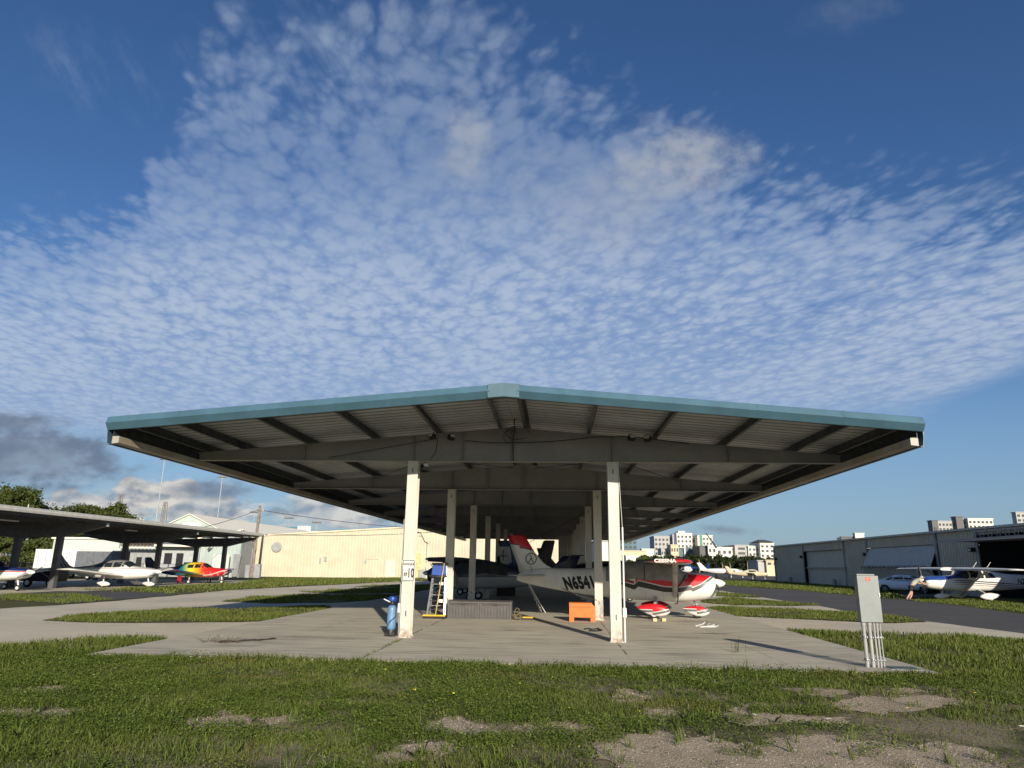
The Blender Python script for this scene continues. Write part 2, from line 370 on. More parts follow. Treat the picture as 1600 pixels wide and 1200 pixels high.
sheet('apron', [(-40, 118), (120, 118), (400, 500), (-200, 330)], .012, M_asph)
sheet('driveway', [(p.x, p.y) for p in gpts([(0, 937), (95, 944), (181, 938), (275, 930), (240, 925), (90, 924), (0, 929)])], .016, M_asph, .05, .6)
sheet('hangar_floor', [(-43, 25), (-29.2, 25), (-27.0, 38), (-26.6, 60.5), (-28, 67.5), (-43, 67.5)], .012, M_conc)
sheet('driveway', [(24, 38), (31.8, 38), (31.8, 60), (26, 60)], .012, M_asph, .1, .8)
pad = MB(); pad.bb(PADX0, PADX1, PADY0, 84, -.2, .05)
structure(pad.build('concrete_pad', M_conc))
PZ = .05
# grass islands between the lanes: sheet outlines, planted later
ISL = []
def island(px): 
    o, pl = sheet('grass_bed', [(p.x, p.y) for p in gpts(px)], .02+.002*len(ISL), M_ground, .16, .5); ISL.append(pl)
island([(67, 970), (120, 963), (190, 957), (275, 953), (440, 950), (512, 946), (516, 951), (430, 971), (330, 973), (150, 973.5)])
island([(345, 940), (400, 933.5), (470, 930), (600, 929), (640, 928), (636, 934), (590, 937.5), (520, 942), (420, 943)])
island([(474, 925), (520, 922), (600, 919.5), (672, 919), (668, 925), (600, 927.5), (520, 928)])
island([(554, 917), (600, 914.5), (690, 914), (690, 917), (600, 918.5)])
island([(1110, 927), (1116, 925.5), (1150, 928), (1182, 931.5), (1190, 934), (1150, 933), (1113, 931)])
island([(1096, 937), (1140, 935), (1200, 938), (1250, 943), (1278, 946.5), (1240, 947), (1150, 946), (1100, 942)])
island([(1094, 951), (1120, 948.5), (1200, 952), (1342, 957.5), (1420, 967), (1457, 973), (1380, 974.5), (1260, 968.5), (1160, 964), (1100, 957)])
# bare sandy patches in the near grass
DIRT = []
for px in [[(288, 1118), (330, 1112), (372, 1113), (402, 1124), (390, 1136), (340, 1139), (295, 1136)],
           [(402, 1122), (450, 1118), (470, 1127), (430, 1133)],
           [(0, 1110), (40, 1106), (60, 1112), (40, 1122), (0, 1122)], [(58, 1075), (90, 1072), (126, 1074), (110, 1081), (62, 1081)], [(62, 1114), (100, 1107), (130, 1110), (90, 1123)], [(0, 1076), (26, 1075), (30, 1082), (0, 1084)],
           [(648, 1140), (680, 1126), (705, 1118), (740, 1128), (790, 1143), (745, 1150), (680, 1147)],
           [(575, 1183), (620, 1168), (690, 1160), (720, 1172), (670, 1190), (590, 1196)],
           [(955, 1090), (970, 1075), (1005, 1080), (1015, 1092), (985, 1101)],
           [(1005, 1106), (1050, 1112), (1062, 1126), (1020, 1126)],
           [(800, 1142), (850, 1120), (935, 1132), (920, 1146), (815, 1148)],
           [(925, 1163), (985, 1150), (1035, 1142), (1055, 1160), (1110, 1150), (1160, 1166), (1230, 1150), (1310, 1152), (1400, 1165), (1480, 1160), (1550, 1176), (1570, 1212), (1300, 1216), (1010, 1216), (930, 1186)],
           [(1130, 1122), (1150, 1101), (1190, 1098), (1200, 1113), (1260, 1120), (1330, 1123), (1310, 1134), (1230, 1131), (1160, 1136)],
           [(1220, 1077), (1290, 1075), (1330, 1082), (1300, 1090), (1250, 1087)],
           [(1290, 1106), (1340, 1088), (1400, 1090), (1495, 1086), (1512, 1100), (1440, 1110), (1370, 1117)],
           [(1380, 1080), (1420, 1076), (1450, 1082), (1400, 1086)]]:
    o, pl = sheet('bare_soil', [(p.x, p.y) for p in gpts(px)], .006+.0005*len(DIRT), M_dirt, .07, .12); DIRT.append(pl)
# ---------------------------------------------------------------- aircraft shelter
def b_col(t, v):
    x, y, z = t.xyz(v); n = t.noise(v, 1.3, 4, .6); c = t.mix(t.sstep(n, .3, .7), (.55, .535, .475), (.48, .465, .405))
    s = t.noise(t.scalev(v, (9, 9, .5)), 2.0, 4, .65); c = t.mix(t.m('MULTIPLY', t.sstep(s, .52, .72), .28), c, (.26, .22, .16))
    r = t.m('MULTIPLY', t.sstep(t.noise(v, 9, 5, .7), .44, .62), t.sstep(z, .55, .06)); c = t.mix(t.m('MULTIPLY', r, .75), c, (.20, .11, .055))
    ch = t.sstep(t.noise(v, 6, 5, .75), .68, .72); return t.mix(t.m('MULTIPLY', ch, .6), c, (.22, .15, .09))
M_cream = mat('cream_paint', (0, 0, 0), .5, builder=b_col, bump=.06, bscale=14)
def b_beam(t, v):
    x, y, z = t.xyz(v)
    c = t.mix(t.sstep(t.noise(v, 1.1, 4, .6), .3, .7), (.245, .248, .238), (.20, .203, .195))
    r = t.m('MULTIPLY', t.sstep(t.noise(t.scalev(v, (1, 1, 3)), 5.5, 5, .7), .62, .72), .8)
    low = t.sstep(z, 4.50, 4.39)
    r2 = t.m('MULTIPLY', t.sstep(t.noise(v, 3.2, 5, .75), .55, .66), low)
    st = t.m('MULTIPLY', t.sstep(t.noise(t.scalev(v, (7, 1, .4)), 1.6, 4, .6), .6, .75), .3)
    c = t.mix(st, c, (.33, .30, .24))
    return t.mix(t.m('MAXIMUM', t.m('MULTIPLY', r, .35), r2), c, (.17, .10, .055))
M_beam = mat('beam_paint', (0, 0, 0), .55, builder=b_beam, spec=.4)
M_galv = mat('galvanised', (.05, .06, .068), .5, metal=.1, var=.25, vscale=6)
M_deck = mat('roof_sheet', (.41, .43, .45), .5, metal=.0, var=.10, vscale=.7, streak=0)
M_teal = mat('teal_trim', (.062, .135, .185), .42, var=.08, vscale=1.5, streak=.12)
M_gut = mat('eave_paint', (.36, .35, .31), .55, var=.1, vscale=1.5, base2=(.30, .25, .19))
M_black = mat('black_rubber', (.012, .012, .013), .6)
M_dark = mat('dark_metal', (.03, .03, .032), .45, metal=.3)
M_white = mat('white_paint', (.78, .77, .73), .4, var=.05)
M_steel = mat('bare_steel', (.55, .55, .55), .35, metal=.9, var=.15)
M_wire = mat('cable', (.05, .045, .04), .7)
M_conduit = mat('grey_conduit', (.33, .335, .335), .5, var=.08)
M_lamp = mat('lamp_glass', (.75, .74, .7), .2)
CX = -1.11; YF = 14.5; YE = 76.6; XL, XR = -9.86, 7.54; SL = .0845
FR = [17.9+6.9*k for k in range(9)]
def zdeck(x): return 5.50-SL*abs(x-CX)
sh = thing('aircraft_shelter', 'long open aircraft shelter with teal trimmed gable roof on paired cream steel columns', 'aircraft shelter', (CX, YF, 0))
def L(p): return (p[0]-CX, p[1]-YF, p[2])
class WB(MB):                                              # world coordinates -> shelter local
    off = (CX, YF, 0)
    def build(s, name, mats, parent=None, **k):
        ox, oy, oz = s.off; s.v = [(a-ox, b-oy, c-oz) for a, b, c in s.v]; return MB.build(s, name, mats, parent, **k)
for sgn in (-1, 1):                                        # ribbed roof sheets, ribs run down the slope
    xe = XL+.04 if sgn < 0 else XR-.04
    prof = []; y = YF+.06
    while y < YE-.05:
        prof += [(y, 0), (y+.215, 0), (y+.228, .055), (y+.292, .055)]; y += .305
    def ring(x, up=0): return [(x, py, zdeck(x)+pz+up) for py, pz in prof]
    w1 = WB(); w1.loft([ring(CX+sgn*.004), ring(xe)], caps=False, closed=False, smooth=False)
    w1.loft([ring(CX+sgn*.004, .045), ring(xe, .045)], caps=False, closed=False, smooth=False)
    w1.build('roof_panel', M_deck, sh)
def trim_prof(y, o): return [(y+.30*o, .065), (y, .06), (y-.035*o, .045), (y-.10*o, -.095), (y+.01*o, -.235), (y+.05*o, -.24), (y+.05*o, -.225), (y+.012*o, -.215)]
for (y, o) in ((YF, 1), (YE, -1)):
    for sgn in (-1, 1):
        xe = XL if sgn < 0 else XR
        w1 = WB(); w1.loft([[(x, py, zdeck(x)+pz+.035) for py, pz in trim_prof(y, o)] for x in (CX+sgn*.30, xe)], smooth=False)
        gt = w1.build('gable_trim', M_teal, sh)
        for fx in (.22, .42, .62, .82):
            xl = CX+(xe-CX)*fx; w2 = WB(); w2.loft([[(x, py-.005*o, zdeck(x)+pz+.038) for py, pz in trim_prof(y, o)] for x in (xl-.04, xl+.04)], smooth=False); w2.build('trim_lap', M_teal, gt)
    w1 = WB(); w1.loft([[(x, py, zdeck(x)+pz+.04) for py, pz in [(y+.30*o, .065), (y, .066), (y-.108*o, .05), (y-.075*o, -.24), (y+.05*o, -.246), (y+.05*o, -.226)]] for x in (CX-.34, CX, CX+.34)], smooth=False)
    w1.build('ridge_trim', M_teal, sh)
w1 = WB(); w1.loft([[(CX-.32, yy, zdeck(CX-.32)+.085), (CX, yy, zdeck(CX)+.10), (CX+.32, yy, zdeck(CX+.32)+.085), (CX+.32, yy, zdeck(CX+.32)+.075), (CX, yy, zdeck(CX)+.088), (CX-.32, yy, zdeck(CX-.32)+.075)] for yy in (YF+.1, YE-.1)], smooth=False)
w1.build('ridge_cap', M_teal, sh)
for sgn in (-1, 1):                                        # eave strut with bottom lip, gutter outside
    xe = XL if sgn < 0 else XR; zt = zdeck(xe)-.01; i = -sgn
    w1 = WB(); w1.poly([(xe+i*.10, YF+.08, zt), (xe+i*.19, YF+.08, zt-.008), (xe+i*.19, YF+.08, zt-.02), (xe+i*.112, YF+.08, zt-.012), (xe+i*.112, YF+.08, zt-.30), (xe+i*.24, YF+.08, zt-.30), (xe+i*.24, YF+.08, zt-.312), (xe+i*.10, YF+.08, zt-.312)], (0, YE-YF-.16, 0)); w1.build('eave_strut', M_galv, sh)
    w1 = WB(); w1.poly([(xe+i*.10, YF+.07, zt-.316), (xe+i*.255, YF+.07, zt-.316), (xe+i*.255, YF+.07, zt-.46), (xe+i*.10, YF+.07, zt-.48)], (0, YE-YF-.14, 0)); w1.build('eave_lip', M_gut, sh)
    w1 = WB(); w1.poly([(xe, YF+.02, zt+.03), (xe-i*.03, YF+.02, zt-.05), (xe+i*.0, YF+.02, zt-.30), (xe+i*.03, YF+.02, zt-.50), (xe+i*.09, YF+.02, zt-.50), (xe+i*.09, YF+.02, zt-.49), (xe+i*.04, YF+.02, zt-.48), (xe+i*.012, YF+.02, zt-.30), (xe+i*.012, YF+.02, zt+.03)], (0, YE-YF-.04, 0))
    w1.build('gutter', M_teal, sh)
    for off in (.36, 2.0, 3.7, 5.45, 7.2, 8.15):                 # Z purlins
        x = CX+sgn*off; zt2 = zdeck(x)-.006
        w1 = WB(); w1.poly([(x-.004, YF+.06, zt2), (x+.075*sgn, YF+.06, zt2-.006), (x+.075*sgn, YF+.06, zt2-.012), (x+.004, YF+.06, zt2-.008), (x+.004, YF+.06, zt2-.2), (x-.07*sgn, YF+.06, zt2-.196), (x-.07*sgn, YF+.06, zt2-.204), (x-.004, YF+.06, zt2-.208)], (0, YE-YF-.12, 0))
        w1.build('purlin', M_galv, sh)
BX0, BX1, ZB = -9.48, 7.17, 4.385
for k, y in enumerate(FR):
    w1 = WB()
    tips = [(BX0, 0), (CX, 1), (BX1, 0)]
    zt = lambda x: zdeck(x)-.215
    w1.poly([(BX0, y-.006, ZB+.012), (BX1, y-.006, ZB+.012), (BX1, y-.006, zt(BX1)-.012), (CX, y-.006, zt(CX)-.012), (BX0, y-.006, zt(BX0)-.012)], (0, .012, 0))
    w1.bb(BX0, BX1, y-.10, y+.10, ZB, ZB+.013)
    for a, b in ((BX0, CX), (CX, BX1)):
        w1.loft([[(x, y-.10, zt(x)-.013), (x, y+.10, zt(x)-.013), (x, y+.10, zt(x)), (x, y-.10, zt(x))] for x in (a, b)], smooth=False)
    for x in (CX, -3.68, 1.46, -6.6, 4.4, CX-1.3 if k else -2.4):
        w1.bb(x-.006, x+.006, y-.092, y+.092, ZB+.014, zt(x)-.014)
    w1.bb(CX-.012, CX+.012, y-.10, y+.10, ZB+.1, zt(CX)-.016)
    w1.build('beam', M_beam, sh)
    for x in (-3.68, 1.46):
        c = WB(); c.off = (CX, YF, 0)
        for yy in (y-.14, y+.125): c.bb(x-.135, x+.135, yy, yy+.015, PZ+.02, ZB-.016)
        c.bb(x-.007, x+.007, y-.124, y+.124, PZ+.02, ZB-.016)
        c.bb(x-.133, x-.126, y-.124, y+.124, PZ+.02, ZB-.016)
        c.bb(x-.15, x+.15, y-.15, y+.15, ZB-.015, ZB-.001)
        cc = c.build('column', M_cream, sh)
        bp = WB(); bp.bb(x-.17, x+.17, y-.19, y+.19, PZ, PZ+.019)
        for ax, ay in ((-.15, -.17), (.15, -.17), (-.15, .17), (.15, .17)): bp.lathe([(.014, PZ+.02), (.014, PZ+.05)], (x+ax*.9, y+ay*.95, 0), n=6)
        bp.build('base_plate', M_cream, cc)
        if k < 4:
            for za, zb in ((.55, .68), (4.08, 4.2)):
                sl_ = WB(); sl_.bb(x-.012, x+.012, y-.143, y-.139, za, zb); sl_.build('slot', M_dark, cc)
# bracing, wiring, lights, conduit
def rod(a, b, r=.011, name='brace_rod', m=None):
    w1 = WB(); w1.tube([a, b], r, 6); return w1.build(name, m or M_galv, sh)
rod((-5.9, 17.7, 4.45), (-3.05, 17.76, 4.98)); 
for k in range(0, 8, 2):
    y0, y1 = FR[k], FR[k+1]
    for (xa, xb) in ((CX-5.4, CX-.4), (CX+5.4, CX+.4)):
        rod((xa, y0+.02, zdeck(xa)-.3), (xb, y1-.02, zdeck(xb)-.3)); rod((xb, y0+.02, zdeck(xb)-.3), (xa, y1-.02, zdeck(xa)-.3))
rod((1.46, FR[2], 4.2), (-1.6, FR[3]-.2, 2.9), .012)
def sag(a, b, s=.15, n=12): 
    a, b = Vector(a), Vector(b); return [a.lerp(b, i/n)-Vector((0, 0, s*4*(i/n)*(1-i/n))) for i in range(n+1)]
def cable(pts, r=.012, name='wiring'):
    w1 = WB(); w1.tube(pts, r, 6); return w1.build(name, M_wire, sh)
cable(sag((-2.35, 17.76, 4.93), (-1.1, 17.76, 4.88), .03)); cable(sag((-1.1, 17.76, 4.88), (.9, 17.76, 5.02), .04)); cable([(.9, 17.76, 5.02), (1.9, 17.76, 5.05), (3.4, 17.76, 4.86)], .014)
cable([(-1.06, 17.7, 5.5), (-1.05, 17.7, 5.2), (-1.1, 17.75, 4.95), (-1.08, 17.76, 4.4)], .014)
cable([(-.78+.30*math.cos(a)-.2, 17.72, 5.12+.17*math.sin(a)) for a in np.linspace(0, 5.6, 22)], .010)
cable([(-.95+.2*math.cos(a)-.2, 17.7, 5.02+.16*math.sin(a)) for a in np.linspace(.6, 5.0, 18)], .008)
cable([(-3.05, 17.72, 4.96), (-3.1, 17.72, 4.6), (-3.25, 17.72, 4.4)], .01)
def flood(x, y, z, yaw):
    r = Matrix.Rotation(yaw, 3, 'Z') @ Matrix.Rotation(-.5, 3, 'X'); b = WB(); c = Vector((x, y, z))
    b.box(c, (.17, .13, .12), r); b.tube([c+r @ Vector((0, .05, 0)), c+Vector((0, .12, .12))], .02, 6)
    o = b.build('floodlight', M_dark, sh, bevel=.008); g = WB(); g.box(c+r @ Vector((0, -.068, 0)), (.14, .006, .09), r); g.build('lens', M_lamp, o)
flood(-3.36, 17.62, 4.22, .9); flood(2.35, 17.7, 4.98, -.4); flood(1.95, 17.7, 5.0, .3); flood(-3.2, 17.7, 5.02, -.8); flood(-2.7, 17.7, 5.0, .8)
for (x, y, za, zb) in ((1.66, 17.74, PZ, 2.75), (-3.87, 17.95, PZ, 2.9)):
    c = WB(); c.tube([(x, y, za), (x, y, zb)], .021, 8); c.tube([(x, y, zb), (x-.07*(1 if x > 0 else -1), y, ZB)], .006, 6)
    o = c.build('conduit', M_white if x > 0 else M_cream, sh)
    b = WB(); b.bb(x-.045, x+.045, y-.06, y+.03, .62, .84); b.build('junction_box', M_white, o, bevel=.008)
for k in range(2, 8):
    x0, y0 = 3.7, FR[k]-3.4; w1 = WB(); w1.bb(x0-.08, x0+.08, y0-.65, y0+.65, zdeck(x0)-.30, zdeck(x0)-.21); w1.build('light_fixture', M_white, sh)
# corrugated partition deep inside, on the right-hand column line
def b_ribwall(base, dark, pitch, axis):
    def f(t, v):
        q = t.xyz(v)[axis]; s = t.m('FRACT', t.m('DIVIDE', q, pitch))
        n = t.noise(v, .6, 4, .6); c = t.mix(t.sstep(n, .3, .7), base, tuple(b*.86 for b in base))
        st = t.m('MULTIPLY', t.sstep(t.noise(t.scalev(v, (1.4, 1.4, .12)), 1.3, 5, .6), .55, .75), .35)
        return t.mix(st, c, dark)
    return f
def ribwall(mb, a, b, z0, z1, pitch=.3, depth=.035, zt=None):   # real trapezoid ribs along a->b
    a, b = Vector((*a, 0)), Vector((*b, 0)); Ln = (b-a).length; u = (b-a)/Ln; nrm = Vector((u.y, -u.x, 0))
    pr = []; s = 0
    while s < Ln:
        for ds, dd in ((0, 0), (.55, 0), (.65, 1), (.9, 1)):
            if s+ds*pitch <= Ln: pr.append((s+ds*pitch, dd*depth))
        s += pitch
    pr.append((Ln, 0))
    bot = [a+u*q+nrm*dd+Vector((0, 0, z0)) for q, dd in pr]; top = [a+u*q+nrm*dd+Vector((0, 0, zt(q) if zt else z1)) for q, dd in pr]
    mb.loft([bot, top], caps=False, closed=False, smooth=False); return mb
M_part = mat('partition_sheet', (0, 0, 0), .6, builder=b_ribwall((.40, .385, .34), (.2, .19, .17), .3, 1))
pw = MB(); ribwall(pw, (.25, 62), (1.6, 62), PZ, 4.3, .25, .05); pw.bb(.25, 1.6, 62.03, 62.1, PZ, 4.3)
tag(pw.build('partition_wall', M_part), 'grey ribbed metal partition standing deep inside the long shelter', 'wall')
# ---------------------------------------------------------------- aeroplanes (nose to +X, wheels on z = 0)
M_glass = mat('window_glass', (.02, .025, .03), .08, spec=.8)
M_tyre = mat('tyre', (.02, .02, .02), .8)
M_spin = mat('spinner_white', (.8, .79, .75), .3, var=.04)
M_gear = mat('gear_leg_grey', (.46, .45, .43), .45)
def paint(name, fn, rough=.32, coat=.3): return mat(name, (0, 0, 0), rough, builder=fn, coat=coat)
WHITE = (.74, .73, .69)
def white_b(t, v):
    n = t.noise(v, 1.5, 4, .6); c = t.mix(t.sstep(n, .35, .7), WHITE, (.64, .63, .59)); x, y, z = t.xyz(v)
    s = t.m('LESS_THAN', t.m('ABSOLUTE', t.m('SUBTRACT', t.m('FRACT', t.m('DIVIDE', x, .62)), .5)), .011)
    g = t.m('MULTIPLY', t.sstep(t.noise(t.scalev(v, (.6, 2, 2)), 3.5, 4, .65), .55, .75), .22); c = t.mix(g, c, (.36, .33, .28))
    return t.mix(t.m('MULTIPLY', s, .4), c, (.2, .19, .18))
M_pwhite = paint('aircraft_white', white_b)
def fus_ring(x, zb, zt, wd, e=2.6, n=32, yc=0):
    zc, h = (zb+zt)/2, (zt-zb)/2; out = []
    for k in range(n):
        a = 2*math.pi*k/n; c, s = math.cos(a), math.sin(a)
        out.append((x, yc+wd/2*math.copysign(abs(c)**(2/e), c), zc+h*math.copysign(abs(s)**(2/e), s)))
    return out
def interp_secs(secs, n=4):                                # smooth (Catmull-Rom) between stations
    A = np.array(secs, float); out = []
    for i in range(len(A)-1):
        p0, p1, p2, p3 = A[max(i-1, 0)], A[i], A[i+1], A[min(i+2, len(A)-1)]
        for k in range(n):
            t = k/n; m1 = (p2-p0)*.5; m2 = (p3-p1)*.5
            if i == 0: m1 = (p2-p1)
            if i+2 >= len(A): m2 = (p2-p1)
            out.append((2*t**3-3*t**2+1)*p1+(t**3-2*t**2+t)*m1+(-2*t**3+3*t**2)*p2+(t**3-t**2)*m2)
    out.append(A[-1]); return out
def fuselage(secs, n=4):
    b = MB(); b.loft([fus_ring(*s) for s in interp_secs(secs, n)]); return b
AF = [(1, .0), (.75, .42), (.5, .78), (.3, .98), (.15, .9), (.05, .55), (0, .02), (.05, -.32), (.15, -.45), (.3, -.48), (.5, -.42), (.75, -.22)]
def airfoil(b, secs, vert=False):                          # secs: (x_le, span, height, chord, thickness)
    rings = []
    for xl, sp, hh, ch, th in secs:
        if vert: rings.append([(xl-f*ch, sp+(u if u > 0 else u*2)*th/2, hh) for f, u in AF])
        else: rings.append([(xl-f*ch, sp, hh+u*th*.62) for f, u in AF])
    b.loft(rings); return b
def bvh_of(o): return BVHTree.FromPolygons([v.co.copy() for v in o.data.vertices], [p.vertices[:] for p in o.data.polygons])
def project(me, bvh, side, off=.006):
    for v in me.vertices:
        h = bvh.ray_cast(Vector((v.co.x, side*4, v.co.z)), Vector((0, -side, 0)))
        v.co.y = (h[0].y if h[0] is not None else 0)+side*off
def decal(name, poly, bvh, side, m, parent, off=.006, grid=.14):   # a thin patch (window, panel) laid on the body side
    bm = bmesh.new(); bm.faces.new([bm.verts.new((x, 0, z)) for x, z in poly])
    xs = [p[0] for p in poly]; zs = [p[1] for p in poly]
    for a, (lo, hi) in enumerate(((min(xs), max(xs)), (min(zs), max(zs)))):
        q = lo+grid
        while q < hi:
            no = Vector((1, 0, 0)) if a == 0 else Vector((0, 0, 1))
            bmesh.ops.bisect_plane(bm, geom=bm.verts[:]+bm.edges[:]+bm.faces[:], plane_co=no*q, plane_no=no); q += grid
    me = bpy.data.meshes.new(name); bm.to_mesh(me); bm.free(); project(me, bvh, side, off); me.materials.append(m)
    o = bpy.data.objects.new(name, me); col.objects.link(o); o.parent = parent; return o
def lettering(txt, size, x, z, bvh, side, m, parent, squash=1, bold=0.0, slant=0.0, rot=0.0, name='lettering', off=.008, space=1.0):
    me = text_mesh(txt, size, squash, bold=bold, space=space)
    bm = bmesh.new(); bm.from_mesh(me)
    for ax in (0, 1):
        lo = min(v.co[ax] for v in bm.verts); hi = max(v.co[ax] for v in bm.verts); q = lo+.06
        no = Vector((1, 0, 0)) if ax == 0 else Vector((0, 1, 0))
        while q < hi and len(bm.verts) < 6000:
            bmesh.ops.bisect_plane(bm, geom=bm.verts[:]+bm.edges[:]+bm.faces[:], plane_co=no*q, plane_no=no); q += .06
    bm.to_mesh(me); bm.free()
    for v in me.vertices:
        a, b = v.co.x+slant*v.co.y, v.co.y; c, s = math.cos(rot), math.sin(rot)
        v.co = Vector((x+(-side)*(a*c-b*s), 0, z+a*s+b*c))
    project(me, bvh, side, off); me.materials.clear(); me.materials.append(m)
    o = bpy.data.objects.new(name, me); col.objects.link(o); o.parent = parent; return o
def wheel(x, y, r, parent, wd=.13, name='wheel', rim=True):
    b = MB(); b.lathe([(r*.55, -wd/2), (r*.9, -wd/2), (r, -wd*.3), (r, wd*.3), (r*.9, wd/2), (r*.55, wd/2)], (x, y, r), 'Y', 18)
    o = b.build(name, M_tyre, parent)
    if rim: b = MB(); b.lathe([(r*.54, -wd/2-.004), (r*.2, -wd/2+.02), (r*.2, wd/2-.02), (r*.54, wd/2+.004)], (x, y, r), 'Y', 12); b.build('rim', M_pwhite, o)
    return o
def pant(x, y, L, h, wd, zb, m, parent, name='wheel_fairing'):
    s = [(x-L*.55, zb+h*.62, zb+h*.72, .03, 2), (x-L*.42, zb+h*.40, zb+h*.86, wd*.5, 2.2), (x-L*.2, zb+h*.12, zb+h*.98, wd*.85, 2.4), (x, zb, zb+h, wd, 2.5), (x+L*.2, zb+h*.02, zb+h*.92, wd*.95, 2.4), (x+L*.36, zb+h*.16, zb+h*.72, wd*.7, 2.2), (x+L*.45, zb+h*.36, zb+h*.52, .04, 2)]
    b = MB(); b.loft([fus_ring(*q, n=20, yc=y) for q in interp_secs(s, 3)]); return b.build(name, m, parent)
def propeller(x, z, R, ang, parent, mblade=None, mspin=None, slen=.32, sr=.17):
    b = MB()
    for k in (0, 1):
        a = ang+k*math.pi; u = Vector((0, math.cos(a), math.sin(a))); v = Vector((0, -math.sin(a), math.cos(a))); X = Vector((1, 0, 0)); rings = []
        for f, ch, tw in ((.06, .09, .9), (.2, .15, .75), (.45, .16, .5), (.75, .13, .35), (.95, .09, .25), (1, .03, .22)):
            dvec = v*math.cos(tw)+X*math.sin(tw)*(1); nn = u.cross(dvec); c0 = Vector((x-.05, 0, z))+u*R*f
            rings.append([c0+dvec*ch/2, c0+nn*.012, c0-dvec*ch/2, c0-nn*.012])
        b.loft(rings)
    o = b.build('propeller', mblade or M_dark, parent)
    s = MB(); s.lathe([(sr, -slen*.45), (sr*.98, -slen*.2), (sr*.85, slen*.1), (sr*.6, slen*.35), (sr*.3, slen*.5), (.01, slen*.56)], (x, 0, z), 'X', 20); s.build('spinner', mspin or M_spin, o)
    return o
def strut(a, b, ca, parent, m, name='wing_strut', th=.035):    # streamlined strut with chord ca along X
    a, b = Vector(a), Vector(b); bb_ = MB()
    bb_.loft([[(p.x+ca*.5*math.cos(t), p.y+th*math.sin(t)*.6, p.z+th*math.sin(t)) for t in np.linspace(0, 2*math.pi, 13)[:-1]] for p in (a, b)])
    return bb_.build(name, m, parent)
# ---- red and white high-wing aeroplane under the shelter
RED, GREY, BLK = (.52, .012, .02), (.13, .135, .13), (.015, .015, .017)
def red_fus(t, v):
    x, y, z = t.xyz(v)
    base = white_b(t, v)
    c1 = t.curve(x, [(-3.6, 1.62), (-2.6, 1.47), (-1.62, 1.36), (-.55, 1.29), (-.53, 1.29), (-.72, 1.16), (-.70, 1.16), (.35, 1.10), (.86, 1.085), (1.28, 1.15), (1.30, 1.15), (1.34, 1.09), (1.62, 1.20), (1.95, 1.43), (2.2, 1.60)])
    # monotone in x: the zig-zag is a steep step
    bw = t.curve(x, [(-3.6, .0), (-1.65, .02), (-.9, .15), (-.5, .20), (.9, .155), (1.3, .14), (1.8, .10), (2.2, .05)])
    lo = t.m('SUBTRACT', t.m('SUBTRACT', c1, .032), bw)
    band = t.m('MULTIPLY', t.m('LESS_THAN', z, t.m('SUBTRACT', c1, .032)), t.m('GREATER_THAN', z, lo))
    bandc = t.mix(t.sstep(x, .8, 1.2), BLK, GREY)
    red = t.m('GREATER_THAN', z, c1)
    on = t.m('GREATER_THAN', x, -1.62)
    c = t.mix(t.m('MULTIPLY', band, on), base, bandc)
    c = t.mix(t.m('MULTIPLY', red, t.m('GREATER_THAN', x, -.66)), c, RED)
    mid = t.m('MULTIPLY', red, t.m('MULTIPLY', t.m('LESS_THAN', x, -.70), on))
    c = t.mix(t.m('MULTIPLY', mid, t.m('LESS_THAN', z, t.m('ADD', c1, .10))), c, (.30, .012, .018))
    seam = t.m('MULTIPLY', t.m('LESS_THAN', t.m('ABSOLUTE', t.m('SUBTRACT', x, 1.02)), .006), t.m('LESS_THAN', z, 1.0))
    return t.mix(t.m('MULTIPLY', seam, .5), c, (.25, .24, .22))
M_redfus = paint('red_white_livery', red_fus)
def red_fin(t, v):
    x, y, z = t.xyz(v)
    c1 = t.curve(x, [(-5.9, 2.60), (-5.12, 2.53), (-5.10, 2.53), (-5.07, 2.42), (-4.9, 2.40), (-4.4, 2.30), (-3.9, 2.25), (-2.5, 2.25)])
    c = t.mix(t.m('GREATER_THAN', z, t.m('SUBTRACT', c1, .03)), white_b(t, v), BLK)
    return t.mix(t.m('GREATER_THAN', z, c1), c, RED)
M_redfin = paint('red_tip_fin', red_fin)
def red_pant(t, v):
    x, y, z = t.xyz(v); xx = t.m('SUBTRACT', x, t.m('MULTIPLY', t.m('GREATER_THAN', x, .85), 1.5))
    c1 = t.curve(xx, [(-.8, .33), (-.08, .335), (-.06, .335), (-.1+.06, .25), (.1, .27), (.5, .36), (.7, .46)])
    c = t.mix(t.m('GREATER_THAN', z, t.m('SUBTRACT', c1, .10)), white_b(t, v), GREY)
    c = t.mix(t.m('GREATER_THAN', z, t.m('SUBTRACT', c1, .022)), c, WHITE)
    return t.mix(t.m('GREATER_THAN', z, c1), c, RED)
M_redpant = paint('red_white_fairing', red_pant)
M_redtip = mat('red_wingtip', RED, .3, coat=.3, var=.05)
M_cover = mat('grey_canvas_cover', (.27, .26, .235), .85, var=.15, bump=.3, bscale=9)
M_wingw = mat('wing_white', (.62, .60, .55), .4, var=.05)
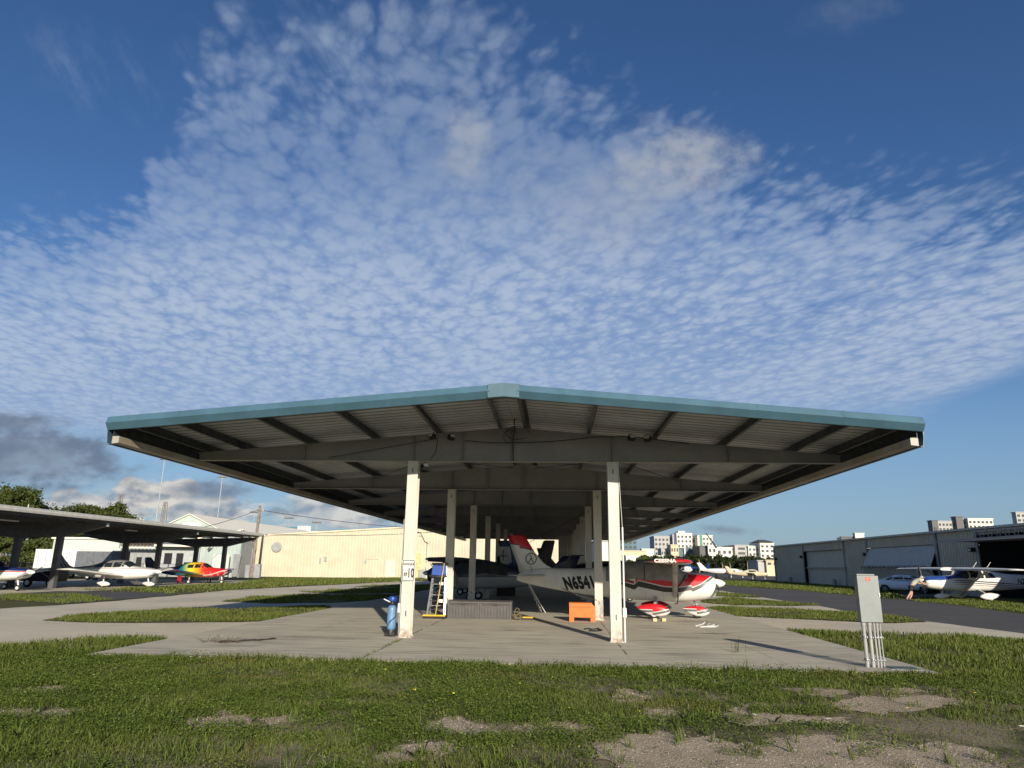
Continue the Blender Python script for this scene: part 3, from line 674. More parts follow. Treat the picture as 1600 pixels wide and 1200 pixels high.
def high_wing_parts(root, fus_secs, m_fus, m_fin, m_pant, m_wing, m_tip, zw=1.86, span=5.45, nose=(2.26, 1.22), blade=.95, pants=True, le=1.38, gear=(0.0, 1.2, 1.46), tip_le=1.30, tip_ch=1.32, m_blade=None, m_spin=None, m_strut=None, fin_top=2.88, prop_ang=R_(20)):
    f = fuselage(fus_secs).build('fuselage', m_fus, root)
    for side in (-1, 1):
        b = MB(); airfoil(b, [(le, side*.45, zw+.06, 1.62, .24), (le, side*2.7, zw+.06, 1.62, .22), (tip_le+.02, side*(span-.28), zw+.05, tip_ch+.02, .15)]); b.build('wing', m_wing, root)
        b = MB(); airfoil(b, [(tip_le+.02, side*(span-.279), zw+.05, tip_ch+.02, .155), (tip_le-.02, side*(span-.08), zw+.055, tip_ch-.08, .13), (tip_le-.16, side*span, zw+.065, tip_ch-.36, .05)]); b.build('wing_tip', m_tip, root)
        b = MB(); airfoil(b, [(-4.0, side*.10, 1.37, 1.25, .10), (-4.25, side*1.5, 1.38, .92, .08), (-4.4, side*1.62, 1.38, .7, .02)]); b.build('tailplane', m_wing, root)
        strut((.72, side*.52, .76), (.80, side*2.75, zw+.05), .17, root, m_strut or M_gear)
    b = MB(); airfoil(b, [(-3.5, 0, 1.5, 1.6, .03), (-3.95, 0, 1.74, 1.2, .07), (-4.12, 0, 1.84, 1.07, .09), (-4.48, 0, 2.24, .88, .08), (-4.86, 0, fin_top-.05, .71, .06), (-4.97, 0, fin_top, .55, .03)], vert=True)
    fin = b.build('tail_fin', m_fin, root)
    ax, tr, nx = gear
    for side in (-1, 1):
        b = MB(); b.tube([(ax+.05, side*.42, .68), (ax+.02, side*.85, .50), (ax, side*(tr-.12), .26)], [.075, .055, .045], 8); b.build('gear_leg', M_gear, root)
        wheel(ax, side*tr, .20, root, .14)
        if pants: pant(ax+.04, side*tr, 1.12, .42, .27, .10, m_pant, root)
    b = MB(); b.tube([(nx-.15, 0, .75), (nx, 0, .40), (nx, 0, .18)], [.045, .04, .03], 8); b.tube([(nx-.12, 0, .46), (nx+.05, 0, .5), (nx+.1, .05, .42)], .02, 6); b.build('nose_gear_leg', M_steel, root)
    wheel(nx, 0, .18, root, .12)
    if pants: pant(nx+.02, 0, .92, .36, .25, .07, m_pant, root)
    propeller(nose[0], nose[1], blade, prop_ang, root, m_blade, m_spin, .42, .16)
    return f, fin
SEC172 = [(-5.18, 1.20, 1.34, .06, 2.2), (-4.95, 1.12, 1.52, .15, 2.2), (-4.1, .95, 1.66, .36, 2.4), (-3.0, .78, 1.66, .58, 2.6), (-1.9, .66, 1.72, .82, 2.8), (-.9, .60, 1.90, 1.02, 3.0), (-.1, .57, 2.02, 1.1, 3.2), (.55, .56, 2.00, 1.12, 3.2), (.95, .56, 1.66, 1.1, 3.0), (1.25, .58, 1.55, 1.06, 2.9), (1.8, .66, 1.50, .98, 2.8), (2.08, .74, 1.44, .86, 2.6), (2.15, .84, 1.36, .7, 2.4)]
NX = (3.62, 26.75)
red = thing('parked_aeroplane', 'red and white high-wing aeroplane with grey window covers, parked under the shelter', 'aeroplane', (NX[0], NX[1], PZ), R_(-10))
f, fin = high_wing_parts(red, SEC172, M_redfus, M_redfin, M_redpant, M_wingw, M_redtip)
bv = bvh_of(f); bvf = bvh_of(fin)
# quilted covers over windscreen and cabin windows
cov = MB()
cs = [s for s in interp_secs(SEC172, 6) if -1.75 <= s[0] <= 1.22]
zlow = lambda x: float(np.interp(x, [-1.8, -.6, .3, .7, 1.25], [1.22, 1.34, 1.22, 1.12, 1.42]))
rings = []
for s in cs:
    r = fus_ring(s[0], s[1]-.02, s[2]+.02, s[3]+.05, s[4], 48); zl = zlow(s[0])
    rings.append([(x, y, max(z, zl) if z < zl else z) for x, y, z in r if True])
half = []
for rr_ in rings:
    zl = min(p[2] for p in rr_); half.append(rr_[:25] if True else rr_)
cov.loft([[(x, y, z+.006*math.sin(x*23+y*9)) for x, y, z in h] for h in half], caps=False, closed=False)
co_ = cov.build('cabin_cover', M_cover, red)
for sx in (-.32, ):
    b = MB(); b.tube([(sx, -.595, 1.80), (sx+.0, -.60, 1.32)], .012, 6); b.build('cover_seam', M_black, co_)
b = MB(); b.tube([(1.14, -.56, 1.50), (.98, -.575, 1.25), (.80, -.60, 1.02), (.83, -.62, .72), (.80, -.60, .52), (.70, -.58, .50)], .022, 6); b.build('cover_strap', M_black, co_)
lettering('N6541', .58, -2.72, 1.13, bv, -1, M_black, red, squash=.66, bold=.036, slant=-.28, rot=R_(4), space=1.14)
em = MB()
rg = [(-4.62+.205*math.cos(a), 0, 2.0+.205*math.sin(a)) for a in np.linspace(0, 2*math.pi, 41)]
em.tube(rg, .018, 6, False); em.tube([(-4.69, 0, 2.13), (-4.64, 0, 2.12), (-4.55, 0, 1.87), (-4.50, 0, 1.88)], .018, 6); em.tube([(-4.605, 0, 2.03), (-4.72, 0, 1.86)], .018, 6)
for i, v in enumerate(em.v):
    h = bvf.ray_cast(Vector((v[0], -3, v[2])), Vector((0, 1, 0))); em.v[i] = (v[0], (h[0].y if h[0] else 0)-.004+v[1]*.15, v[2])
em.build('emblem', M_black, red)
M_lwhite = mat('white_lettering', (.8, .8, .78), .5)
text_obj('lettering', 'CESSNA', .135, M_lwhite, red, (.55, -5.475, 1.935), (1, 0, 0), (0, 0, 1), squash=1.3, bold=.006)
b = MB(); b.tube([(-4.55, -.12, 1.5), (-4.6, -.14, 1.7)], .01, 5); b.build('antenna', M_dark, red)
# ---- blue and white high-wing aeroplane being pushed at the right
BLUE = (.02, .055, .22)
def blue_fus(t, v):
    x, y, z = t.xyz(v)
    c1 = t.curve(x, [(-5.7, 1.12), (-2.5, 1.14), (-.9, 1.25), (.6, 1.33), (1.2, 1.36), (2.0, 1.20)])
    c = t.mix(t.m('MULTIPLY', t.m('GREATER_THAN', z, t.m('ADD', c1, .02)), t.m('GREATER_THAN', x, .5)), white_b(t, v), BLUE)
    for dz, hw, colr in ((-.10, .035, (.03, .03, .05)), (-.22, .028, (.03, .03, .06)), (-.34, .018, (.25, .02, .03))):
        ln = t.m('LESS_THAN', t.m('ABSOLUTE', t.m('SUBTRACT', z, t.m('ADD', c1, dz))), t.curve(x, [(-3.2, .002), (-1.5, hw), (1.0, hw*.9), (1.4, .0), (2, 0)]))
        c = t.mix(t.m('MULTIPLY', ln, t.m('GREATER_THAN', x, -3.2)), c, colr)
    return c
M_blufus = paint('blue_white_livery', blue_fus)
def dark_plane(name, label, mfus, loc, rz, **k):
    r = thing(name, label, 'aeroplane', loc, rz); f, fin = high_wing_parts(r, SEC172, mfus, mfus, mfus, k.pop('m_wing', mfus), k.pop('m_tip', mfus), **k); return r, f, fin
wm = thing('parked_aeroplane', 'white and blue high-wing aeroplane on the grass by the grey hangar, nose towards the taxiway', 'aeroplane', (26.75, 48.3, .02), R_(180+6))
wm.scale = (1.16, 1.13, .99)
f2, fin2 = high_wing_parts(wm, [(q[0]*1.5-.47 if q[0] > .94 else q[0], *q[1:]) for q in SEC172], M_blufus, M_blufus, M_pwhite, M_wingw, M_pwhite, m_strut=M_wingw, m_blade=M_dark, m_spin=M_steel, gear=(-.1, 1.25, 1.75), span=5.1, prop_ang=R_(100), nose=(2.83, 1.24))
bv2 = bvh_of(f2)
M_grime = mat('dark_cabin_glass', (.03, .035, .04), .06, spec=.9)
for side in (1, -1):
    for poly in ([(.42, 1.42), (.98, 1.46), (.62, 1.84), (.46, 1.86)], [(-.42, 1.40), (.34, 1.42), (.36, 1.86), (-.36, 1.86)], [(-1.15, 1.42), (-.52, 1.40), (-.46, 1.84), (-.95, 1.74)]):
        decal('window', poly, bv2, side, M_grime, wm, .008, .12)
    lettering('N214WM', .50, -3.15, 1.22, bv2, side, M_black, wm, squash=.72, bold=.012, slant=.12)
ws = MB(); wr = [fus_ring(x, zb+.01, zt+.012, wd+.012, 3.1, 48) for x, zb, zt, wd in [(.62, .56, 1.95, 1.12), (.80, .56, 1.80, 1.11), (.95, .56, 1.66, 1.1), (1.08, .57, 1.6, 1.08)]]
ws.loft([r[5:20] for r in wr], caps=False, closed=False); ws.build('windscreen', M_grime, wm)
for x in (-.2, -1.0):
    b = MB(); b.tube([(x, 0, 2.0), (x-.3, 0, 2.42)], .012, 5); b.build('antenna', M_pwhite, wm)
# ---- low-wing aeroplanes
def low_wing_parts(root, secs, m_fus, m_wing, nose, m_fin=None, pants=True, blade=.95, span=4.9, m_spin=None, m_pant=None, tip_m=None, wing_z=.82, fin=None):
    f = fuselage(secs).build('fuselage', m_fus, root)
    for side in (-1, 1):
        b = MB(); airfoil(b, [(.75, side*.4, wing_z, 1.9, .27), (.62, side*1.2, wing_z+.08, 1.65, .24), (.55, side*(span-.35), wing_z+.46, 1.55, .18)]); b.build('wing', m_wing, root)
        b = MB(); airfoil(b, [(.55, side*(span-.349), wing_z+.46, 1.55, .185), (.48, side*(span-.1), wing_z+.49, 1.35, .17), (.3, side*span, wing_z+.5, .9, .06)]); b.build('wing_tip', tip_m or m_wing, root)
        b = MB(); airfoil(b, [(-4.75, side*.08, 1.22, .85, .09), (-4.8, side*1.7, 1.24, .72, .07), (-4.85, side*1.95, 1.24, .5, .03)]); b.build('tailplane', m_wing, root)
        b = MB(); b.tube([(.0, side*1.55, wing_z), (.0, side*1.55, .22)], [.05, .04], 8); b.build('gear_leg', M_pwhite, root)
        wheel(0, side*1.55, .19, root, .15)
        if pants: pant(.05, side*1.55, 1.05, .34, .26, .10, m_pant or m_fus, root)
    b = MB(); airfoil(b, fin or [(-3.6, 0, 1.32, 2.0, .03), (-4.25, 0, 1.52, 1.35, .10), (-4.72, 0, 1.95, 1.02, .10), (-5.1, 0, 2.38, .68, .07), (-5.18, 0, 2.43, .52, .03)], vert=True)
    fo = b.build('tail_fin', m_fin or m_fus, root)
    nx = nose[0]-.62
    b = MB(); b.tube([(nx-.1, 0, .7), (nx, 0, .35), (nx, 0, .2)], [.05, .045, .035], 8); b.build('nose_gear_leg', M_pwhite, root)
    wheel(nx, 0, .18, root, .13)
    if pants: pant(nx+.03, 0, .95, .34, .24, .09, m_pant or m_fus, root)
    propeller(nose[0], nose[1], blade, R_(20), root, M_gear, m_spin, .5, .17)
    return f, fo
SECPA = [(-5.35, 1.12, 1.26, .08, 2.2), (-4.6, .98, 1.38, .26, 2.3), (-3.4, .80, 1.46, .56, 2.5), (-2.2, .66, 1.62, .92, 2.8), (-1.2, .60, 1.92, 1.14, 3.0), (-.2, .58, 2.02, 1.18, 3.0), (.45, .58, 1.92, 1.18, 3.0), (.95, .60, 1.58, 1.14, 2.9), (1.5, .64, 1.50, 1.1, 2.8), (2.1, .70, 1.45, 1.02, 2.7), (2.6, .80, 1.38, .82, 2.5), (2.72, .92, 1.28, .5, 2.3)]
def pa_fus(t, v):
    x, y, z = t.xyz(v); c = white_b(t, v)
    ln = t.m('LESS_THAN', t.m('ABSOLUTE', t.m('SUBTRACT', z, t.curve(x, [(-5.4, 1.2), (-2, 1.32), (0, 1.40), (2.7, 1.36)]))), .022)
    c = t.mix(t.m('MULTIPLY', ln, .85), c, (.20, .10, .11))
    gr_ = t.m('MULTIPLY', t.m('GREATER_THAN', z, t.curve(x, [(-5.4, 1.2), (-2, 1.42), (0.2, 1.46), (.8, 1.7), (2.7, 3)])), t.m('LESS_THAN', x, .7))
    return t.mix(gr_, c, (.20, .20, .205))
def pa_fin(t, v):
    x, y, z = t.xyz(v); q = t.m('ADD', x, t.m('MULTIPLY', z, .82)); s = t.m('FRACT', t.m('MULTIPLY', q, 3.2))
    c = t.mix(t.m('LESS_THAN', s, .62), (.30, .29, .29), (.035, .03, .035))
    return t.mix(t.m('LESS_THAN', z, 1.35), c, WHITE)
M_pafus = paint('white_grey_livery', pa_fus); M_pafin = paint('dark_stripe_fin', pa_fin)
pa = thing('parked_aeroplane', 'white low-wing aeroplane with dark striped tail and row of cabin windows, under the left shelter', 'aeroplane', (-29.3, 47.0, .02), R_(-8)); pa.scale = (.98, .98, .87)
f3, fo3 = low_wing_parts(pa, SECPA, M_pafus, M_pwhite, (2.85, 1.16), m_fin=M_pafin)
bv3 = bvh_of(f3)
for side in (-1, 1):
    for poly in ([(.42, 1.50), (1.0, 1.54), (.62, 1.84), (.46, 1.86)], [(-.28, 1.46), (.32, 1.50), (.36, 1.86), (-.24, 1.84)], [(-.98, 1.44), (-.40, 1.46), (-.36, 1.82), (-.94, 1.76)], [(-1.95, 1.38), (-1.1, 1.42), (-1.06, 1.72), (-1.7, 1.58)]):
        decal('window', poly, bv3, side, M_glass, pa, .008, .12)
    lettering('NE', .34, -3.0, 1.12, bv3, side, M_black, pa, squash=.8)
b = MB(); b.tube([(-2.2, 0, 1.6), (-2.75, 0, 2.05)], .01, 5); b.build('antenna', M_dark, pa)
# rainbow aeroplane
def rb_fus(t, v):
    x, y, z = t.xyz(v)
    base = t.ramp(t.m('DIVIDE', t.m('ADD', x, 5.4), 8.2), [(0, (.012, .005, .03)), (.22, (.02, .012, .07)), (.36, (.02, .05, .16)), (.48, (.02, .16, .18)), (.53, (.30, .42, .10)), (.58, (.85, .58, .03)), (.67, (.85, .30, .02)), (.73, (.70, .03, .02)), (.93, (.5, .01, .02)), (1, (.2, .01, .01))])
    tr = t.m('SUBTRACT', t.m('FRACT', t.m('ADD', t.m('MULTIPLY', x, 1.5), t.m('MULTIPLY', z, .9))), t.m('MULTIPLY', t.m('SUBTRACT', z, .5), .9))
    c = t.mix(t.m('MULTIPLY', t.m('GREATER_THAN', tr, .38), .45), base, t.mix(t.sstep(x, -2, 1.5), (.01, .01, .03), (.75, .35, .25)))
    bow = t.m('LESS_THAN', t.m('ABSOLUTE', t.m('SUBTRACT', z, t.curve(x, [(0.3, .72), (1.4, .86), (2.6, 1.28)]))), .05)
    return t.mix(t.m('MULTIPLY', bow, t.m('GREATER_THAN', x, .6)), c, (.7, .45, .42))
def rb_wing(t, v):
    x, y, z = t.xyz(v)
    return t.ramp(t.m('DIVIDE', t.m('ADD', t.m('ABSOLUTE', y), 0), 5.0), [(0, (.75, .4, .02)), (.3, (.25, .3, .08)), (.5, (.02, .14, .18)), (.75, (.04, .03, .12)), (1, (.25, .1, .2))])
M_rbf = paint('rainbow_livery', rb_fus); M_rbw = paint('rainbow_wing', rb_wing)
rb = thing('parked_aeroplane', 'rainbow coloured low-wing aeroplane with red nose and dark purple tail', 'aeroplane', (-29.0, 57.2, .02), R_(-6)); rb.scale = (.90, .90, .82)
f4, fo4 = low_wing_parts(rb, SECPA, M_rbf, M_rbw, (2.85, 1.16), pants=False, m_spin=M_dark, m_fin=mat('purple_fin', (.014, .008, .035), .4))
bv4 = bvh_of(f4)
for side in (-1, 1):
    for poly in ([(.42, 1.50), (1.02, 1.56), (.62, 1.84), (.46, 1.86)], [(-.28, 1.46), (.32, 1.50), (.36, 1.86), (-.24, 1.84)], [(-.98, 1.44), (-.40, 1.46), (-.36, 1.82), (-.94, 1.76)]):
        decal('window', poly, bv4, side, M_glass, rb, .008, .12)
b = MB(); b.bb(-.02, .02, -3.2, -2.7, .1, .75); b.build('wing_flag', mat('red_flag', (.6, .02, .03), .6), rb)
# blue topped aeroplane whose nose enters at the left edge
def bn_fus(t, v):
    x, y, z = t.xyz(v); c = white_b(t, v)
    c = t.mix(t.m('LESS_THAN', t.m('ABSOLUTE', t.m('SUBTRACT', z, 1.20)), .03), c, (.45, .05, .06))
    return t.mix(t.m('GREATER_THAN', z, t.curve(x, [(-5, 1.26), (1.2, 1.26), (2.7, 1.24)])), c, (.018, .03, .13))
M_bnf = paint('blue_top_livery', bn_fus)
bn = thing('parked_aeroplane', 'white aeroplane with dark blue upper cowling and white spinner at the far left', 'aeroplane', (-32.35, 39.0, .02), R_(-4)); bn.scale = (1, 1, .87)
f5, fo5 = low_wing_parts(bn, SECPA, M_bnf, M_pwhite, (2.85, 1.16), pants=False)
bv5 = bvh_of(f5)
for side in (-1, 1):
    for poly in ([(.42, 1.50), (1.02, 1.56), (.62, 1.84), (.46, 1.86)], [(-.28, 1.46), (.32, 1.50), (.36, 1.86), (-.24, 1.84)], [(-.98, 1.44), (-.40, 1.46), (-.36, 1.82), (-.94, 1.76)]):
        decal('window', poly, bv5, side, M_glass, bn, .008, .12)
ws = MB(); wr = [fus_ring(x, zb+.01, zt+.014, wd+.014, 3.0, 48) for x, zb, zt, wd in [(.48, .58, 1.9, 1.18), (.75, .59, 1.73, 1.16), (.98, .60, 1.575, 1.13)]]
for o_, rt in ((f5, bn), (f3, pa), (f4, rb)):
    me_ = MB(); me_.loft([r[5:20] for r in wr], caps=False, closed=False); me_.build('windscreen', M_glass, rt)
# covered and shaded aeroplanes deeper under the shelter
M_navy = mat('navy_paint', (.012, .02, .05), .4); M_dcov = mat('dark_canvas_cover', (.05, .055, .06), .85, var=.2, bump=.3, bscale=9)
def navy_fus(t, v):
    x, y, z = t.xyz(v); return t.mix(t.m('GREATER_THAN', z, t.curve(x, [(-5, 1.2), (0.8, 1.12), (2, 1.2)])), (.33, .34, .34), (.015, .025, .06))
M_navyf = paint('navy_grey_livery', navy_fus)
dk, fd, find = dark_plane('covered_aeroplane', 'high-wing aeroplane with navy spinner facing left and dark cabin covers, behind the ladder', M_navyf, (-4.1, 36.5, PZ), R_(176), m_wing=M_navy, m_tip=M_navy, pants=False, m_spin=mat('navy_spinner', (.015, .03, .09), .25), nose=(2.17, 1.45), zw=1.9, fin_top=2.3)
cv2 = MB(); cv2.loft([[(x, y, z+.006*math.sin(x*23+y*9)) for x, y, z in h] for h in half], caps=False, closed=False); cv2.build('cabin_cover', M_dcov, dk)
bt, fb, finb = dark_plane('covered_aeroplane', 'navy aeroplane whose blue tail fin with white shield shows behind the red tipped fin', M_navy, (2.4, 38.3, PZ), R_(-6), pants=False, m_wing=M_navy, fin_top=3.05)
bvb = bvh_of(finb); M_blufin = mat('blue_fin', (.02, .06, .17), .4)
finb.data.materials[0] = M_blufin
decal('shield', [(-5.42, 1.9), (-5.1, 1.72), (-4.78, 1.9), (-4.9, 2.72), (-5.5, 2.72)], bvb, -1, mat('shield_white', (.5, .5, .5), .5), bt, .006, .2)
decal('shield_bar', [(-5.30, 2.0), (-5.24, 2.0), (-5.24, 2.55), (-5.30, 2.55)], bvb, -1, M_blufin, bt, .012, .2)
decal('shield_bar', [(-5.46, 2.2), (-5.05, 2.2), (-5.05, 2.26), (-5.46, 2.26)], bvb, -1, M_blufin, bt, .013, .2)
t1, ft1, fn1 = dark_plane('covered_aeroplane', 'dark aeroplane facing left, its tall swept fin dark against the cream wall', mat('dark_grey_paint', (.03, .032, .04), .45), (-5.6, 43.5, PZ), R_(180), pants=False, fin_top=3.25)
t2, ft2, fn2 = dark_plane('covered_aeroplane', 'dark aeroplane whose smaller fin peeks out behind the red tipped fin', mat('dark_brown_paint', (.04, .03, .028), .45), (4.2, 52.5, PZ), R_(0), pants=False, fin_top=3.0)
# ---------------------------------------------------------------- things on the pad
def local(root): return root
# sign on the left column
sg = thing('hangar_sign', 'white metal HANGAR #10 sign with black border on the left front column', 'sign', (-3.665, 17.745, 1.635))
def rrect(w_, h_, r, n=5):
    out = []
    for cx, cz, a0 in ((w_/2-r, h_/2-r, 0), (-w_/2+r, h_/2-r, 90), (-w_/2+r, -h_/2+r, 180), (w_/2-r, -h_/2+r, 270)):
        for k in range(n+1): a = R_(a0+90*k/n); out.append((cx+r*math.cos(a), cz+r*math.sin(a)))
    return out
M_sign = mat('sign_white', (.66, .65, .60), .4, var=.05); M_ink = mat('sign_black', (.02, .02, .02), .5)
b = MB(); b.poly([(x, 0, z) for x, z in rrect(.325, .53, .035)], (0, .004, 0)); b.build('plate', M_sign, sg)
b = MB(); o_, i_ = rrect(.30, .505, .028), rrect(.266, .471, .016); n = len(o_)
b.add([(x, -.002, z) for x, z in o_+i_], [(k, (k+1) % n, (k+1) % n+n, k+n) for k in range(n)]); b.build('border', M_ink, sg)
text_obj('lettering', 'HANGAR', .090, M_ink, sg, (0, -.0025, .150), (1, 0, 0), (0, 0, 1), squash=.74, bold=.003, space=1.05)
text_obj('lettering', '#', .165, M_ink, sg, (-.068, -.0025, -.085), (1, 0, 0), (0, 0, 1), squash=.95, bold=.002)
text_obj('lettering', '10', .30, M_ink, sg, (.062, -.0025, -.070), (1, 0, 0), (0, 0, 1), squash=.50, bold=.014, space=1.15)
for z in (.235, -.235):
    b = MB(); b.lathe([(.009, -.006), (.009, 0)], (0, 0, z), 'Y', 8); b.build('bolt', M_steel, sg)
# blue water treatment tank beside the left column
M_lblue = mat('light_blue_tank', (.13, .255, .46), .35, var=.1); M_blue = mat('blue_plastic', (.012, .07, .38), .4); M_bplast = mat('black_plastic', (.02, .02, .022), .5)
tk = thing('water_tank', 'light blue upright water treatment tank with dark blue cap standing beside the left column', 'tank', (-4.10, 18.1, PZ)); tk.scale = (.84, .84, .95)
b = MB(); b.lathe([(.03, .13), (.10, .15), (.13, .22), (.132, .30), (.132, .66), (.125, .72), (.09, .76), (.05, .775)], n=24); b.build('tank_body', M_lblue, tk)
b = MB(); b.lathe([(.145, .0), (.15, .03), (.145, .12), (.135, .16)], n=20); b.box((.1, -.12, .06), (.09, .09, .12)); b.build('base', M_bplast, tk, bevel=.006)
b = MB(); b.lathe([(.055, .775), (.07, .80), (.07, .86), (.05, .87)], n=16); hd = b.build('valve_head', M_bplast, tk)
b = MB(); b.lathe([(.09, .87), (.11, .88), (.115, .94), (.10, .985), (.06, 1.0)], n=20); b.build('cap', M_blue, hd, bevel=.004)
b = MB(); b.tube([(-.03, 0, .84), (-.13, -.06, .88), (-.24, -.12, .93)], .014, 8); b.build('hose_tail', M_white, hd)
b = MB(); b.tube([(.06, 0, .82), (.14, -.06, .76), (.15, -.13, .5), (-.02, -.16, .36), (-.12, -.13, .2), (-.08, -.16, .05), (.05, -.2, .02)], .013, 8); b.build('hose', M_bplast, tk)
for y in (-.1, .1):
    b = MB(); b.lathe([(.05, -.02), (.055, 0), (.05, .02)], (-.12, y, .055), 'Y', 14); b.build('wheel', M_tyre, tk)
# step ladder with blue tray top
M_alu = mat('aluminium', (.40, .40, .40), .4, metal=.5, var=.1)
ld = thing('step_ladder', 'aluminium step ladder with a blue bucket top and black fittings, left of the storage boxes', 'ladder', (-3.98, 24.55, PZ))
def bar(a, b, wx, wy, name, m, par):
    a, b = Vector(a), Vector(b); q = (b-a).to_track_quat('Z', 'Y').to_matrix(); mb = MB(); mb.box((a+b)/2, (wx, wy, (b-a).length), q); return mb.build(name, m, par)
H = 1.72
fl = [(-.30, -.45, 0), (.29, -.45, 0)]; ft = [(-.17, -.03, H), (.22, -.03, H)]
for a, t in zip(fl, ft): bar(a, t, .07, .035, 'rail', M_alu, ld)
for a, t in zip([(-.38, .55, 0), (.34, .55, 0)], [(-.17, .06, H), (.22, .06, H)]): bar(a, t, .035, .03, 'rear_leg', M_alu, ld)
for k in range(1, 6):
    f_ = k/6.2; l = Vector(fl[0]).lerp(Vector(ft[0]), f_); r = Vector(fl[1]).lerp(Vector(ft[1]), f_)
    b = MB(); b.bb(l.x+.02, r.x-.02, l.y-.045, l.y+.05, l.z-.012, l.z+.012); st = b.build('step', M_bplast if k not in () else M_alu, ld)
    b = MB(); b.bb(r.x-.20, r.x-.06, l.y-.056, l.y-.048, l.z-.05, l.z+.05) if k in (2, 4) else b.bb(r.x-.05, r.x-.02, l.y-.05, l.y-.046, l.z-.02, l.z+.02); b.build('step_bracket', M_white, st)
for k in range(1, 5):
    z = k*.36; w_ = .36-.16*z/H; b = MB(); b.bb(-w_+.02, w_+.0, .53-.45*z/H, .55-.45*z/H, z-.012, z+.012); b.build('rear_brace', M_alu, ld)
b = MB(); b.poly([(-.26, -.17, 1.36), (.26, -.17, 1.36), (.23, -.13, H+.02), (-.22, -.13, H+.02)], (0, .30, 0)); b.build('bucket', M_blue, ld, bevel=.015)
b = MB(); b.bb(-.25, .28, -.20, .2, H+.0, H+.075); b.build('top_cap', M_bplast, ld, bevel=.02)
b = MB(); b.tube([(-.30, -.19, 1.36), (-.1, -.22, 1.34), (.1, -.22, 1.32), (.27, -.19, 1.38)], .05, 8); b.build('tool_tray', M_bplast, ld)
# long handled wash brush leaning on the ladder
wb = thing('push_broom', 'yellow long-handled broom with a wide yellow head leaning on the ladder', 'broom', (-3.98, 24.0, PZ))
M_yel = mat('yellow_plastic', (.72, .42, .02), .45, var=.1)
b = MB(); b.tube([(.0, .0, .09), (.19, .30, 1.78)], .018, 8); b.build('handle', mat('yellow_wood', (.50, .36, .10), .5), wb)
b = MB(); b.bb(-.42, .34, -.05, .05, .075, .125); hd = b.build('brush_head', M_yel, wb, bevel=.01)
b = MB()
for k in range(38): x = -.40+k*.02; b.box((x, 0, .038), (.014, .085, .074))
b.build('bristles', M_dark, hd)
# storage boxes
M_box = mat('taupe_resin', (.09, .085, .083), .6, var=.1, vscale=4); M_box2 = mat('taupe_shade_and_handle', (.05, .046, .044), .6)
def deck_box(x, label):
    r = thing('storage_box', label, 'storage box', (x, 24.35, PZ), R_(0), 'pair of brown-grey storage boxes')
    W, D, Hh = 1.06, .60, .50
    b = MB(); b.bb(-W/2+.015, W/2-.015, -D/2+.015, D/2-.015, 0, Hh)
    b.build('body', M_box2, r); b = MB()  # body in a darker tone: shade of the board grooves put into colour
    for k in range(9):                                   # raised vertical boards on the front
        w_ = (W-.14)/9; x0 = -W/2+.07+k*w_; b.bb(x0+.012, x0+w_-.012, -D/2+.003, -D/2+.02, .06, Hh-.07)
    b.bb(-W/2, -W/2+.065, -D/2, D/2, 0, Hh-.002); b.bb(W/2-.065, W/2, -D/2, D/2, 0, Hh-.002); b.bb(-W/2+.065, W/2-.065, -D/2, -D/2+.02, 0, .045)
    b.build('front_panel', M_box, r)
    b = MB(); b.poly([(-W/2-.01, -D/2-.015, Hh), (-W/2-.01, -D/2-.015, Hh+.055), (-W/2-.01, 0, Hh+.10), (-W/2-.01, D/2+.015, Hh+.055), (-W/2-.01, D/2+.015, Hh)], (W+.02, 0, 0)); ld_ = b.build('lid', M_box, r, bevel=.008)
    b = MB(); b.bb(-.085, .085, -D/2-.03, -D/2-.012, Hh-.045, Hh-.005); b.build('handle', M_box2, ld_, bevel=.006)
    return r
deck_box(-3.055, 'left of the two brown-grey storage boxes, next to the ladder'); deck_box(-1.985, 'right of the two brown-grey storage boxes, next to the coiled strap')
# strap and scrub brush to the right of the boxes
cs_ = MB()
pts = [Vector((.16*math.cos(a)*(1-.02*a), .12*math.sin(a), .03+.012*a+.03*math.sin(a*2.3))) for a in np.linspace(0, 14, 70)]
cs_.tube(pts, .022, 6); cs_.tube([(-.12, -.05, .05), (-.1, -.02, .25), (-.04, 0, .38), (.05, 0, .34), (.06, -.04, .18), (.12, -.05, .06)], .02, 6)
o = cs_.build('strap_coil', mat('olive_strap', (.16, .13, .06), .8), None, (-1.26, 24.2, PZ)); tag(o, 'coiled dark strap lying against the right storage box', 'strap')
br = thing('scrub_brush', 'small yellow and black brush lying on the concrete beside the coiled strap', 'brush', (-.92, 24.25, PZ))
b = MB(); b.bb(-.17, .17, -.06, .06, .06, .10); b.build('brush_back', M_yel, br, bevel=.008)
b = MB(); b.bb(-.18, .18, -.065, .065, 0, .058); b.build('bristles', M_black, br)
